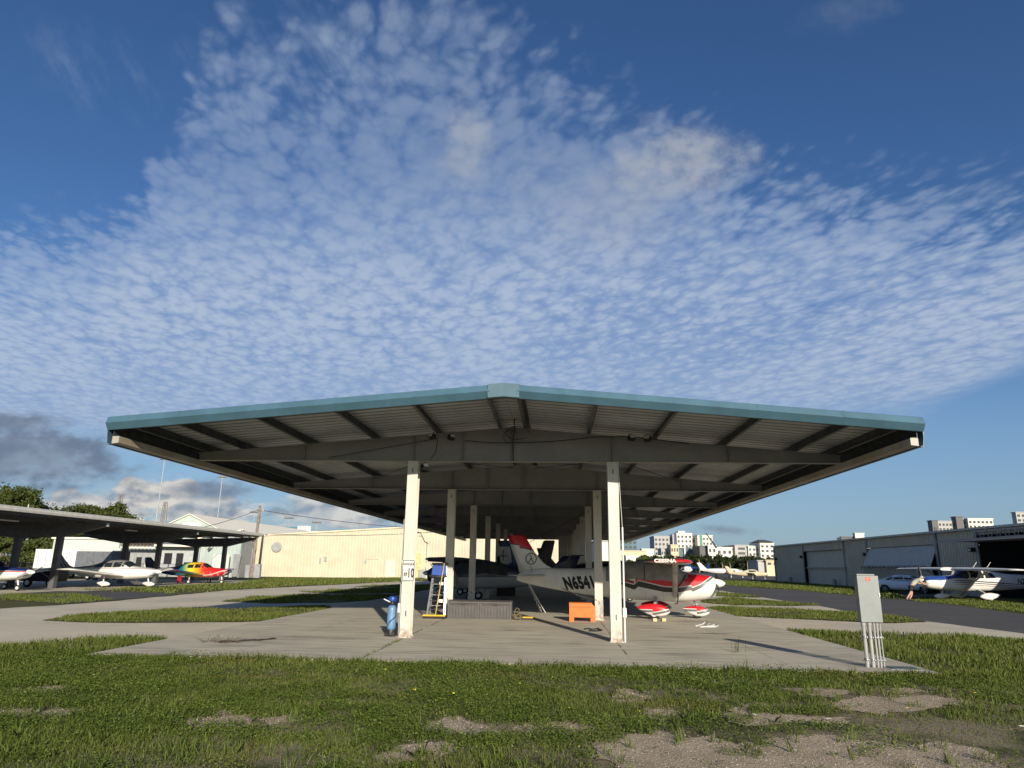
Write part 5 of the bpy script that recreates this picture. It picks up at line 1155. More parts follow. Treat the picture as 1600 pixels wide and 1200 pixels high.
# ---------------------------------------------------------------- right-hand hangar
HX, HY0, HY1, HZ = 32.0, 27.0, 106.7, 4.9
rh = thing('hangar_building', 'long grey ribbed metal hangar with large doors along the right', 'building', (HX, HY0, 0))
M_rw = mat('grey_ribbed_wall', (0, 0, 0), .6, builder=b_ribwall((.55, .48, .36), (.41, .36, .28), .4, 1)); M_rtrim = mat('grey_trim', (.27, .28, .275), .55); M_rroof = mat('grey_roof_edge', (.42, .41, .38), .5)
M_drw = mat('pale_door', (.50, .49, .46), .55, var=.06, streak=.1); M_dr1 = mat('beige_door', (.52, .49, .41), .6, var=.06, streak=.12); M_int = mat('interior_shade', (.03, .03, .032), .9)
def rw(): w1 = WB(); w1.off = (HX, HY0, 0); return w1
def wallseg(ya, yb, z0, z1):
    w1 = rw(); ribwall(w1, (HX, yb), (HX, ya), z0, z1, .38, .05); w1.build('wall', M_rw, rh)
for ya, yb in ((94.6, HY1), (75.6, 81.2), (56.2, 61.8), (HY0, 40.5)): wallseg(ya, yb, 0, HZ)
for ya, yb, z in ((81.2, 94.6, 4.03), (61.8, 75.6, 4.0), (40.5, 56.2, 4.5)): wallseg(ya, yb, z, HZ)
for y, z in ((94.45, HZ), (81.35, HZ), (75.45, HZ), (61.95, HZ), (56.05, HZ), (40.6, HZ), (HY1-.1, HZ)):
    w1 = rw(); w1.bb(HX-.16, HX-.055, y-.14, y+.14, 0, z-.03); w1.build('corner_trim', M_rtrim, rh)
w1 = rw(); w1.poly([(HX-.28, HY0-.2, HZ+.0), (HX-.28, HY0-.2, HZ+.17), (HX+9, HY0-.2, HZ+.75), (HX+18, HY0-.2, HZ+.17), (HX+18, HY0-.2, HZ+.0), (HX+.5, HY0-.2, HZ+.04)], (0, HY1-HY0+.4, 0)); w1.build('roof', M_rroof, rh)
w1 = rw(); w1.bb(HX+17.9, HX+18, HY0, HY1, 0, HZ-.02); w1.bb(HX+.1, HX+17.8, HY1-.1, HY1-.02, 0, HZ-.02); w1.bb(HX+.1, HX+17.8, HY0+.02, HY0+.1, 0, HZ-.02); w1.build('outer_wall', M_rw, rh)
w1 = rw(); w1.bb(HX+.30, HX+.36, 81.6, 94.3, .0, 4.0); d = w1.build('hangar_door', M_dr1, rh)
for k in range(13): 
    pass
w1 = rw()
for k in range(1, 16): w1.bb(HX+.275, HX+.298, 81.6+k*.79, 81.64+k*.79, .05, 3.98)
w1.build('door_ribs', M_dr1, d)
w1 = rw(); w1.bb(HX+.10, HX+.272, 81.6, 94.3, 1.92, 2.10); w1.build('door_rail', M_rtrim, d)
# bifold door standing slightly ajar
w1 = rw(); w1.poly([(HX+.10, 62.2, 3.97), (HX+.16, 62.2, 3.97), (HX-.62, 62.2, 2.12), (HX-.68, 62.2, 2.12)], (0, 13.1, 0)); d = w1.build('bifold_door', M_drw, rh)
w1 = rw(); w1.poly([(HX-.68, 62.2, 2.09), (HX-.62, 62.2, 2.09), (HX-.02, 62.2, .36), (HX-.08, 62.2, .36)], (0, 13.1, 0)); w1.build('lower_panel', M_drw, d)
w1 = rw()
for k in range(1, 32):
    y = 62.2+k*.41; w1.tube([(HX+.08, y, 3.95), (HX-.69, y, 2.14)], .014, 4); w1.tube([(HX-.69, y, 2.08), (HX-.09, y, .38)], .014, 4)
w1.build('door_ribs', M_drw, d)
def truss(xa, za, xb, zb, y0, y1, n, name, par, r=.04):
    w1 = rw(); w1.bb(xa-r, xa+r, y0, y1, za-r, za+r); w1.bb(xb-r, xb+r, y0, y1, zb-r, zb+r)
    for k in range(n):
        a, c = y0+(y1-y0)*k/n, y0+(y1-y0)*(k+1)/n; w1.tube([(xa, a, za), (xb, (a+c)/2, zb), (xa, c, za)], r*.75, 5)
    return w1.build(name, M_rtrim, par)
truss(HX-.75, 2.0, HX-1.05, 2.22, 62.2, 75.3, 16, 'door_truss', d)
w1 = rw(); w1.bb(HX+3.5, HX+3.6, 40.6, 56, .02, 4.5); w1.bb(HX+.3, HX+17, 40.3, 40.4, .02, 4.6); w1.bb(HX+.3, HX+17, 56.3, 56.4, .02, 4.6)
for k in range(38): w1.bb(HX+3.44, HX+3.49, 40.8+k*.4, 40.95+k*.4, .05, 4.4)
w1.build('interior_wall', M_int, rh)  # near-black walls: darkness of the open bay put into their colour
w1 = rw(); w1.bb(HX-2.1, HX-.1, 40.8, 55.8, 3.95, 4.05); d = w1.build('folded_door', M_drw, rh)
truss(HX-.35, 4.12, HX-.35, 4.75, 40.8, 55.8, 15, 'door_truss', d, .05); truss(HX-2.1, 4.1, HX-1.7, 4.1, 40.8, 55.8, 18, 'door_truss', d, .04)
w1 = rw(); w1.bb(HX-2.6, HX-2.52, 40.8, 57.5, 3.98, 4.06); w1.build('door_track', M_rtrim, d)
for px, y_ in ((1213, 873), (1253, 870), (1352, 866), (1521, 859)):
    p = atX(px, y_, HX-.1); w1 = rw(); w1.bb(HX-.42, HX-.06, p.y-.22, p.y+.22, p.z-.16, p.z+.16); o = w1.build('wall_light', M_dark, rh, bevel=.03)
    w1 = rw(); w1.bb(HX-.43, HX-.421, p.y-.15, p.y+.15, p.z-.10, p.z+.06); w1.build('lens', M_gear, o)
for y in (100, 84.5):
    w1 = rw(); w1.bb(HX-.35, HX-.06, y-.3, y+.3, .05, .75); w1.build('meter_box', M_rtrim, rh)
# ---------------------------------------------------------------- car
M_car = mat('car_white', (.80, .80, .80), .25, var=.02, coat=.6); M_cglass = mat('car_glass', (.012, .014, .016), .05, spec=.9)
car = thing('parked_car', 'white sedan parked on the grass in front of the pale hangar door', 'car', (29.3, 62.3, .02), R_(-38))
cs2 = [(-2.42, .45, .80, 1.35, 3), (-2.30, .30, .98, 1.66, 3.6), (-1.7, .24, 1.03, 1.80, 4), (-.9, .20, 1.0, 1.83, 4.4), (.3, .20, .97, 1.83, 4.4), (1.1, .22, .95, 1.82, 4), (1.8, .26, .88, 1.76, 3.6), (2.25, .32, .76, 1.6, 3.2), (2.40, .40, .66, 1.3, 3)]
cb = fuselage(cs2, 4).build('body', M_car, car)
b = MB(); b.loft([fus_ring(*q, n=28) for q in interp_secs([(-1.95, .92, 1.02, 1.45, 3), (-1.45, .90, 1.22, 1.42, 3.2), (-.75, .88, 1.43, 1.34, 3.4), (.0, .88, 1.46, 1.34, 3.4), (.55, .88, 1.36, 1.38, 3.3), (1.25, .88, .99, 1.5, 3)], 4)]); cab = b.build('cabin', M_car, car)
bvc = bvh_of(cab)
for side in (-1, 1):
    for poly in ([(.0, .99), (1.0, .985), (.42, 1.32), (.02, 1.38)], [(-.85, 1.0), (-.06, .99), (-.04, 1.38), (-.72, 1.36)], [(-1.45, 1.02), (-.92, 1.0), (-.80, 1.35), (-1.12, 1.26)]):
        decal('window', poly, bvc, side, M_cglass, cab, .006, .12)
for xs_, nm in (([.52, .75, 1.0, 1.2], 'windscreen'), ([-1.9, -1.6, -1.3, -1.0], 'rear_window')):
    A = interp_secs([(-1.95, .92, 1.02, 1.45, 3), (-1.45, .90, 1.22, 1.42, 3.2), (-.75, .88, 1.43, 1.34, 3.4), (.0, .88, 1.46, 1.34, 3.4), (.55, .88, 1.36, 1.38, 3.3), (1.25, .88, .99, 1.5, 3)], 8); xa = [q[0] for q in A]
    rr_ = [fus_ring(x, .9, float(np.interp(x, xa, [q[2] for q in A]))+.008, float(np.interp(x, xa, [q[3] for q in A]))+.01, 3.3, 40)[3:18] for x in xs_]
    b = MB(); b.loft(rr_, caps=False, closed=False); b.build(nm, M_cglass, cab)
for x in (-1.45, 1.45):
    for s_ in (-1, 1):
        b = MB(); b.lathe([(.36, -.02), (.36, .02)], (x, s_*.885, .33), 'Y', 24); b.build('wheel_arch', M_black, car)
        b = MB(); b.lathe([(.22, -.11), (.31, -.11), (.325, -.05), (.325, .05), (.31, .11), (.22, .11)], (x, s_*.84, .325), 'Y', 24); w_ = b.build('wheel', M_tyre, car)
        b = MB()
        for k in range(5):
            a = k*2*math.pi/5; b.tube([(x, s_*.955, .325), (x+.2*math.cos(a), s_*.95, .325+.2*math.sin(a))], .03, 5)
        b.lathe([(.205, s_*.10), (.225, s_*.115)], (x, s_*.84, .325), 'Y', 20, False); b.build('rim', M_steel, w_)
for s_ in (-1, 1):
    b = MB(); b.tube([(2.16, s_*.60, .70), (2.30, s_*.42, .66)], [.09, .06], 8); b.build('headlight', M_lamp, car)
    b = MB(); b.tube([(-2.30, s_*.72, .88), (-2.36, s_*.45, .88)], [.07, .06], 8); b.build('tail_light', mat('red_lens', (.35, .01, .01), .2), car)
    b = MB(); b.tube([(.85, s_*.86, 1.0), (.82, s_*1.0, 1.03), (.70, s_*1.0, 1.03)], .07, 8); b.build('wing_mirror', M_car, car)
b = MB(); b.box((2.37, 0, .46), (.08, 1.0, .16)); b.build('grille', M_black, car, bevel=.02)
# ---------------------------------------------------------------- person leaning to push the aeroplane
M_skin = mat('skin', (.50, .30, .21), .6, var=.04); M_shirt = mat('pale_shirt', (.42, .42, .31), .8, var=.1); M_short = mat('dark_shorts', (.02, .02, .024), .85); M_hair = mat('grey_cap', (.42, .41, .36), .9)
pe = thing('person', 'person in pale shirt and dark shorts leaning forward to push the blue aeroplane', 'person', (22.05, 46.9, .01), R_(4))
def skin_obj(name, joints, edges, m, parent, sub=2):
    me = bpy.data.meshes.new(name); me.from_pydata([j[:3] for j in joints], edges, [])
    o = bpy.data.objects.new(name, me); col.objects.link(o)
    sk = o.modifiers.new('skin', 'SKIN'); sk.branch_smoothing = .3
    for i, j in enumerate(joints):
        r = j[3] if isinstance(j[3], tuple) else (j[3], j[3]); me.skin_vertices[0].data[i].radius = r
    me.skin_vertices[0].data[0].use_root = True
    su = o.modifiers.new('sub', 'SUBSURF'); su.levels = sub; su.render_levels = sub
    dg = bpy.context.evaluated_depsgraph_get(); bpy.context.view_layer.update()
    m2 = bpy.data.meshes.new_from_object(o.evaluated_get(bpy.context.evaluated_depsgraph_get())); o.modifiers.clear(); o.data = m2
    m2.materials.clear(); m2.materials.append(m); m2.polygons.foreach_set('use_smooth', [True]*len(m2.polygons)); o.parent = parent; return o
J = [(.28, 0, .90, .13), (.42, 0, 1.02, .13), (.62, 0, 1.16, .145), (.76, 0, 1.26, .13), (.86, 0, 1.31, .055), (.93, 0, 1.34, .07), (1.00, 0, 1.37, .10), (1.06, 0, 1.36, .085),
     (.26, .10, .82, .095), (.34, .11, .46, .062), (.26, .11, .24, .058), (.14, .11, .09, .042), (.27, .11, .04, .038),
     (.22, -.10, .82, .095), (.14, -.11, .48, .064), (-.02, -.11, .27, .058), (-.16, -.11, .10, .042), (-.04, -.11, .04, .038),
     (.76, .19, 1.22, .065), (.90, .23, 1.02, .048), (1.14, .22, 1.04, .036), (1.23, .21, 1.07, .034),
     (.76, -.19, 1.22, .065), (.93, -.23, 1.0, .048), (1.16, -.22, 1.0, .036), (1.25, -.21, 1.02, .034)]
E_ = [(0, 1), (1, 2), (2, 3), (3, 4), (4, 5), (5, 6), (6, 7), (0, 8), (8, 9), (9, 10), (10, 11), (11, 12), (0, 13), (13, 14), (14, 15), (15, 16), (16, 17), (3, 18), (18, 19), (19, 20), (20, 21), (3, 22), (22, 23), (23, 24), (24, 25)]
for hand, sy in ((21, 1), (25, -1)):                        # five fingers on each hand
    hx, hy, hz = J[hand][:3]
    for k, (dy, L_) in enumerate(((-.03, .075), (-.01, .088), (.01, .084), (.03, .068))):
        i = len(J); J += [(hx+.045, hy+dy, hz+.02, .011), (hx+.05+L_*.6, hy+dy*1.2, hz+.05, .009)]; E_ += [(hand, i), (i, i+1)]
    i = len(J); J += [(hx+.02, hy-sy*.05, hz+.02, .012), (hx+.06, hy-sy*.07, hz+.05, .010)]; E_ += [(hand, i), (i, i+1)]
skin_obj('body', J, E_, M_skin, pe)
skin_obj('shirt', [(.32, 0, .93, .148), (.45, 0, 1.04, .152), (.62, 0, 1.17, .165), (.77, 0, 1.265, .145), (.84, 0, 1.30, .085), (.75, .18, 1.22, .085), (.86, .225, 1.07, .072), (.75, -.18, 1.22, .085), (.88, -.225, 1.06, .072)], [(0, 1), (1, 2), (2, 3), (3, 4), (3, 5), (5, 6), (3, 7), (7, 8)], M_shirt, pe)
skin_obj('shorts', [(.29, 0, .91, .15), (.26, .10, .80, .118), (.32, .11, .52, .10), (.22, -.10, .80, .118), (.15, -.11, .53, .10)], [(0, 1), (1, 2), (0, 3), (3, 4)], M_short, pe)
b = MB(); b.lathe([(.108, -.01), (.112, .03), (.095, .085), (.05, .115), (.01, .12)], (1.0, 0, 1.38), n=18); b.box((1.12, 0, 1.375), (.12, .16, .015)); b.build('cap', M_hair, pe)
for sx, sy in ((.20, .11), (-.10, -.11)):
    b = MB(); b.loft([fus_ring(sx+x, -.01, h, w_, 2.6, 14, sy) for x, h, w_ in ((-.09, .09, .05), (-.04, .11, .085), (.06, .09, .10), (.15, .06, .09), (.18, .04, .05))]); b.build('shoe', M_black, pe)
b = MB(); b.tube([(1.105, 0, 1.355), (1.135, 0, 1.335), (1.115, 0, 1.325)], [.016, .018, .014], 6); b.build('nose', M_skin, pe)
for s_ in (-1, 1):
    b = MB(); b.lathe([(.012, -.01), (.014, 0), (.004, .01)], (1.10, s_*.035, 1.365), 'X', 8); b.build('eye', M_black, pe)
    b = MB(); b.lathe([(.012, -.012), (.028, 0), (.012, .012)], (1.0, s_*.098, 1.36), 'Y', 8); b.build('ear', M_skin, pe)
b = MB(); b.box((1.112, 0, 1.305), (.012, .05, .008)); b.build('mouth', mat('lips', (.3, .12, .1), .6), pe)
# ---------------------------------------------------------------- far aircraft
def far_low(name, label, loc, rz, sc, m, secs, wins=0, m2=None):
    r = thing(name, label, 'aeroplane', loc, rz, scale=sc); f, fo = low_wing_parts(r, secs, m, m, (2.85, 1.1), pants=False, span=4.4, fin=[(-3.3, 0, 1.36, 2.2, .03), (-4.1, 0, 1.55, 1.4, .10), (-5.0, 0, 2.45, .85, .08), (-5.25, 0, 2.62, .62, .03)])
    bv = bvh_of(f)
    for k in range(wins): decal('window', [(-1.5+k*.42, 1.32), (-1.28+k*.42, 1.32), (-1.28+k*.42, 1.48), (-1.5+k*.42, 1.48)], bv, -1, M_glass, r, .008, .2)
    if m2: decal('stripe', [(-4.6, 1.16), (2.3, 1.06), (2.3, 1.11), (-4.6, 1.21)], bv, -1, m2, r, .006, .3)
    return r, f, bv
SECJ = [(-5.3, 1.2, 1.34, .1, 2.2), (-4.2, 1.0, 1.52, .55, 2.2), (-2.8, .75, 1.62, .98, 2.2), (-1, .66, 1.66, 1.14, 2.2), (.8, .66, 1.66, 1.14, 2.2), (1.5, .68, 1.56, 1.05, 2.2), (2.1, .74, 1.36, .82, 2.2), (2.75, .9, 1.2, .35, 2.2)]
p = G(1136, 903); j1, jf, jb = far_low('business_aeroplane', 'white twin aeroplane with swept fin, six small windows and blue stripe on the far apron', (p.x+.6, p.y, .02), R_(-6), 1.05, M_pwhite, SECJ, 6, M_blue)
decal('cockpit_window', [(1.35, 1.36), (1.95, 1.22), (1.7, 1.42), (1.4, 1.5)], jb, -1, M_glass, j1, .008, .15)
for s_ in (-1, 1):
    b = MB(); b.loft([fus_ring(x, zb, z2, w_, 2.2, 16, s_*1.7) for x, zb, z2, w_ in ((-.9, .95, 1.05, .1), (0, .78, 1.2, .42), (1.0, .78, 1.2, .42), (1.4, .88, 1.1, .2))]); b.build('engine', M_pwhite, j1)
p = G(1180, 905.5); M_crm = paint('aircraft_cream', lambda t, v: t.mix(t.noise(v, 1.5, 3), (.68, .60, .40), (.62, .55, .37)))
j2, f_, bv_ = far_low('parked_aeroplane', 'cream low-wing aeroplane on the far apron beside the grey hangar corner', (p.x-.2, p.y, .02), R_(-22), .82, M_crm, SECPA)
decal('window', [(-.9, 1.46), (.9, 1.52), (.5, 1.8), (-.8, 1.78)], bv_, -1, M_glass, j2, .008, .15)
# helicopter
p = G(1075, 899); he = thing('helicopter', 'small white and blue helicopter parked beyond the red nosed aeroplane', 'helicopter', (p.x, p.y, .02), R_(150))
M_heb = mat('helicopter_blue', (.015, .05, .17), .3, coat=.3)
b = MB(); b.loft([fus_ring(*q, n=20) for q in interp_secs([(-1.2, 1.2, 1.9, .5, 2.3), (-.5, .7, 2.1, 1.3, 2.4), (.5, .6, 2.15, 1.5, 2.4), (1.3, .65, 1.8, 1.3, 2.3), (1.9, .85, 1.3, .6, 2.2)], 4)]); hb = b.build('cabin', M_pwhite, he)
bvh_ = bvh_of(hb)
for s_ in (-1, 1): decal('window', [(.55, 1.15), (1.5, 1.1), (1.2, 1.6), (.6, 1.9)], bvh_, s_, M_glass, he, .01, .15)
b = MB(); b.tube([(-.9, 0, 1.7), (-3.0, 0, 1.75), (-5.2, 0, 1.9)], [.38, .22, .12], 10); b.build('tail_boom', M_heb, he)
b = MB(); airfoil(b, [(-4.7, 0, 1.2, .6, .06), (-4.9, 0, 2.9, .5, .05)], vert=True); b.build('tail_fin', M_heb, he)
b = MB(); b.loft([fus_ring(*q, n=16) for q in ((-1.3, 1.9, 2.1, .4), (-.6, 1.95, 2.6, .8), (.5, 2.0, 2.55, .8), (.9, 2.05, 2.2, .4))]); b.build('engine_cowl', M_heb, he)
b = MB(); b.tube([(0, 0, 2.5), (0, 0, 3.05)], .08, 8); ms = b.build('rotor_mast', M_dark, he)
for a in (0, 2.1, 4.2): b = MB(); b.poly([(0, -.1, 3.02), (4.6, -.1, 2.92), (4.6, .1, 2.92), (0, .1, 3.02)], (0, 0, .03)); b.v = [tuple(Matrix.Rotation(a, 3, 'Z') @ Vector(v)) for v in b.v]; b.build('rotor_blade', M_dark, ms)
for s_ in (-1, 1): b = MB(); b.tube([(-1.3, s_*.9, .1), (1.6, s_*.9, .1), (1.9, s_*.9, .25)], .05, 6); b.tube([(-.6, s_*.5, .75), (-.6, s_*.9, .1)], .04, 5); b.tube([(.8, s_*.5, .75), (.8, s_*.9, .1)], .04, 5); b.build('skid', M_dark, he)
# ---------------------------------------------------------------- distant buildings
M_bw = [mat('tower_white', (.72, .69, .60), .7, var=.04, vscale=.1), mat('tower_grey', (.40, .40, .39), .7, var=.04, vscale=.1), mat('tower_tan', (.62, .52, .34), .7, var=.04, vscale=.1), mat('tower_glass', (.10, .17, .21), .2, var=.1, vscale=.1), mat('tower_dark', (.10, .10, .10), .6)]
M_fwin = mat('far_window', (.05, .06, .07), .25)
def far(name, label, parts, cat='building'):
    r = None
    for i, (px0, px1, yt, Y, dep, mi, rows, cols) in enumerate(parts):
        p0, p1 = atY(px0, yt, Y), atY(px1, yt, Y)
        if r is None: r = thing(name, label, cat, (p0.x, Y, 0)); o0 = Vector((p0.x, Y, 0))
        x0, x1, z = p0.x-o0.x, p1.x-o0.x, p0.z; b = MB(); y0 = Y-o0.y; b.bb(x0, x1, y0, y0+dep, 0, z); wl = b.build('wall', M_bw[mi], r)
        b = MB(); b.bb(x0-.3, x1+.3, y0-.3, y0+dep+.3, z+.02, z+.7*Y/600); b.build('roof', M_bw[mi], r)
        if rows:
            fh = min(z*.92/rows, 3.6*Y/600*1.05) if rows > 2 else z*.3; w_ = (x1-x0)/cols
            for a in range(rows):
                for c in range(cols):
                    xc = x0+w_*(c+.5); zc = z-fh*(a+.62); b = MB(); b.bb(xc-w_*.26, xc+w_*.26, y0-.25, y0-.02, zc-fh*.24, zc+fh*.24); b.build('window', M_fwin, wl)
    return r
hs = far('hospital_building', 'white multi-storey hospital tower with blue and green vertical stripes beyond the trees', [(1022, 1051, 838.5, 640, 30, 1, 6, 5), (1057, 1081, 834, 636, 30, 0, 6, 4), (1060, 1070, 831, 642, 14, 0, 0, 0), (1081.5, 1092, 841, 646, 22, 1, 5, 2), (1097, 1113, 837.5, 638, 24, 0, 6, 3)])  # left wing in grey: its shaded face put into the wall colour
o0 = hs.location
for px0, px1, yt, c in ((1052, 1055.5, 834.5, (.03, .05, .16)), (1051, 1052, 834.5, None), (1089.5, 1091.5, 836, None), (1093.5, 1096.5, 835, (.02, .22, .15)), (1091.7, 1093.3, 835, (.45, .45, .46))):
    p0, p1 = atY(px0, yt, 634), atY(px1, yt, 634); b = MB(); b.bb(p0.x-o0.x, p1.x-o0.x, 634-o0.y, 655-o0.y, 0, p0.z); b.build('stripe', mat('stripe_%d' % px0, c, .5) if c else M_bw[0], hs)
far('hospital_building', 'low tan and glass entrance block in front of the hospital tower', [(1033, 1047.8, 858, 600, 20, 1, 2, 4), (1048, 1060, 852, 590, 20, 2, 1, 3), (1060.3, 1078, 857, 594, 20, 3, 0, 0), (1078.3, 1092, 856, 598, 20, 1, 0, 0), (1080, 1084, 858, 596, 3, 3, 0, 0), (1069, 1071, 858, 592, 3, 0, 0, 0)])
far('office_building', 'white low office block with dark left side and square windows right of the hospital', [(1093, 1105.8, 854, 560, 30, 4, 0, 0), (1106, 1119, 853, 556, 30, 0, 2, 2), (1119.4, 1144, 856, 558, 30, 0, 2, 3)])
far('parking_garage', 'grey parking garage with dark horizontal bands between office block and white tower', [(1148, 1168.5, 852.5, 560, 40, 1, 4, 1)])
far('office_building', 'white office with square windows and a hip roofed tower behind the grey hangar corner', [(1168.8, 1187, 854, 558, 30, 0, 3, 3), (1187.3, 1209, 849, 552, 30, 0, 3, 3)])
p0, p1 = atY(1186, 848.5, 550), atY(1210, 848.5, 550); b = MB(); w_ = p1.x-p0.x; b.add([(0, 0, 0), (w_, 0, 0), (w_, 30, 0), (0, 30, 0), (w_*.35, 12, 2.2), (w_*.65, 12, 2.2), (w_*.65, 18, 2.2), (w_*.35, 18, 2.2)], [(0, 1, 5, 4), (1, 2, 6, 5), (2, 3, 7, 6), (3, 0, 4, 7), (4, 5, 6, 7), (3, 2, 1, 0)])
b.build('hip_roof', M_bw[4], [o for o in bpy.data.objects if o.name.startswith('office_building')][-1], (p0.x-atY(1168.8, 854, 558).x, -8, p0.z+.8))
far('office_building', 'pale blue glass office block half hidden by the right shelter roof', [(968, 995, 843, 500, 30, 3, 4, 4)])
M_bw[3] = mat('glass_pale', (.28, .38, .42), .25, var=.1, vscale=.1)
far('warehouse_building', 'long tan low building below the pale blue glass office', [(950, 1010, 861, 420, 30, 2, 0, 0)])
far('warehouse_building', 'white low building partly hidden by the round tree', [(978, 1035, 868.5, 330, 20, 0, 0, 0), (1003, 1022, 858.5, 480, 10, 0, 0, 0)])
far('apron_building', 'small tan block building with dark doorway beside the grey hangar corner', [(1184, 1197, 876.5, 190, 9, 1, 0, 0), (1197.1, 1216, 876, 189, 10, 2, 1, 2)])
far('apartment_building', 'white and grey apartment block with balconies above the grey hangar roof', [(1456, 1465, 814, 420, 5, 4, 2, 1), (1465.4, 1493, 815, 422, 5, 1, 4, 5), (1493.4, 1504, 808, 419, 5, 4, 0, 0), (1504.4, 1511.6, 812, 421, 5, 1, 3, 2), (1512, 1551, 811, 418, 5, 0, 3, 6)])
far('apartment_building', 'grey apartment tower cut by the right edge of the view', [(1587, 1640, 801, 430, 4, 1, 4, 7)])
far('apartment_building', 'far pale apartment roof with a small white penthouse above the hangar roof', [(1313, 1376, 841, 520, 6, 0, 1, 12), (1336, 1350, 834, 515, 4, 0, 1, 2), (1314, 1335, 839.5, 518, 1.5, 4, 0, 0)])
far('hangar_building', 'low white building behind the partition under the shelter far end', [(930, 952, 846, 130, 20, 0, 0, 0), (958, 966, 848, 131, 10, 2, 0, 0)])
a, c = atY(1103, 833, 500), atY(1119.5, 856, 500); tag(MB().tube([c, a], [.7, .3], 6).build('crane_boom', M_dark), 'thin slanting crane boom rising right of the hospital', 'crane')
# ---------------------------------------------------------------- foliage
def leaf_mat(name, a, b2, tr=.25, ylw=0.0):
    m = bpy.data.materials.new(name); m.use_nodes = True; t = NT(m.node_tree); t.n.clear()
    geo = t.node('NewGeometry'); tc_ = t.node('TexCoord')
    n = t.noise(tc_.outputs['Object'], .9, 3, .6); r = t.m('ADD', t.m('MULTIPLY', geo.outputs['Random Per Island'], .6), t.m('MULTIPLY', t.sstep(n, .3, .7), .4))
    c = t.mix(r, a, b2); yl = t.noise(tc_.outputs['Object'], .55, 4, .65); c = t.mix(t.m('MULTIPLY', t.sstep(yl, .5, .72), ylw), c, (.19, .17, .055)); df = t.node('BsdfDiffuse', {'Color': c}); tl = t.node('BsdfTranslucent', {'Color': t.mix(1.0, c, (1.1, 1.15, .6), 'MULTIPLY')})
    gl = t.node('BsdfGlossy', {'Color': (.25, .25, .25), 'Roughness': .5}); mx = t.node('MixShader', {0: tr}); t.l.new(df.outputs[0], mx.inputs[1]); t.l.new(tl.outputs[0], mx.inputs[2])
    mx2 = t.node('MixShader', {0: .05}); t.l.new(mx.outputs[0], mx2.inputs[1]); t.l.new(gl.outputs[0], mx2.inputs[2]); out = t.node('OutputMaterial'); t.l.new(mx2.outputs[0], out.inputs[0]); return m
M_leaf = leaf_mat('leaves', (.040, .062, .016), (.115, .135, .036)); M_leafd = leaf_mat('dark_leaves', (.018, .030, .012), (.05, .062, .024)); M_bark = mat('bark', (.13, .10, .075), .9, var=.2, bump=.5)
def mesh_np(name, V, Fq, m, parent=None, loc=None):            # V (n,k,3) identical polygons with k corners
    n, k = V.shape[:2]; me = bpy.data.meshes.new(name); me.vertices.add(n*k); me.vertices.foreach_set('co', V.reshape(-1).astype(np.float32))
    me.loops.add(n*k); me.loops.foreach_set('vertex_index', np.arange(n*k, dtype=np.int32)); me.polygons.add(n)
    me.polygons.foreach_set('loop_start', np.arange(0, n*k, k, dtype=np.int32)); me.polygons.foreach_set('loop_total', np.full(n, k, dtype=np.int32))
    me.materials.append(m); me.update(calc_edges=True); o = bpy.data.objects.new(name, me); col.objects.link(o)
    if parent: o.parent = parent
    if loc is not None: o.location = loc
    return o
def leaves(blobs, n, size, flat=.0):
    """leaf quads clustered in sub-clumps over ellipsoid blobs (cx,cy,cz,rx,ry,rz)"""
    out = []; vol = np.array([b[3]*b[4]*b[5] for b in blobs])**.67; cnt = (n*vol/vol.sum()).astype(int)
    for b, c in zip(blobs, cnt):
        nc = max(6, c//45); d = rng.normal(size=(nc, 3)); d /= np.linalg.norm(d, axis=1)[:, None]
        cen = d*(rng.uniform(.45, 1.0, (nc, 1))**.5)*np.array(b[3:6])+np.array(b[:3]); k = rng.integers(0, nc, c)
        P = cen[k]+rng.normal(size=(c, 3))*np.array(b[3:6])*.16
        u = rng.normal(size=(c, 3)); u /= np.linalg.norm(u, axis=1)[:, None]; v = rng.normal(size=(c, 3)); v -= u*(u*v).sum(1)[:, None]; v /= np.linalg.norm(v, axis=1)[:, None]
        s = size*rng.uniform(.6, 1.4, (c, 1)); out.append(np.stack([P-u*s, P-v*s*.5, P+u*s, P+v*s*.5], 1))
    return np.concatenate(out)
def tree(name, label, loc, h, blobs, n, size, m, group=None, trunk=.3):
    t = thing(name, label, 'tree', loc, 0, group); o = mesh_np('crown', leaves(blobs, n, size), 4, m, t)
    b = MB(); b.tube([(0, 0, -.1), (.05, 0, h*.25), (.1, .05, h*.5)], [trunk, trunk*.75, trunk*.5], 8)
    for i, q in enumerate(blobs[:7]): b.tube([(.05, 0, h*.22+.03*i*h), (q[0]*.5, q[1]*.5, (h*.3+q[2])/2), (q[0], q[1], q[2])], [trunk*.45, trunk*.28, trunk*.08], 6)
    b.build('trunk', M_bark, t); return t
def crown(h, r, k, seed, zf=.62):
    q = random.Random(seed); out = []
    for i in range(k):
        a = q.uniform(0, 6.28); rr_ = r*q.uniform(.1, .72); out.append((rr_*math.cos(a), rr_*math.sin(a), h*zf+q.uniform(-.24, .27)*h*.95, r*q.uniform(.28, .5), r*q.uniform(.28, .5), h*q.uniform(.09, .17)))
    return out
for i, (px, ytop, Y, r, lab) in enumerate([(-25, 768, 96, 5.5, 'oak at the left edge behind the left shelter, cut by the frame'), (26, 754, 92, 5.2, 'tallest rounded oak rising above the left shelter roof'), (103, 785, 98, 4.8, 'dark oak right of the tallest one above the left shelter'), (150, 790, 104, 4.2, 'bushy oak between two others above the left shelter roof'), (196, 789, 108, 4.6, 'last oak on the right of the group above the left shelter')]):
    p = atY(px, ytop, Y); tree('oak_tree', lab, (p.x, Y, 0), p.z, crown(p.z, r, 13, i+3), 17000, .20, M_leaf, 'oaks behind the left shelter')
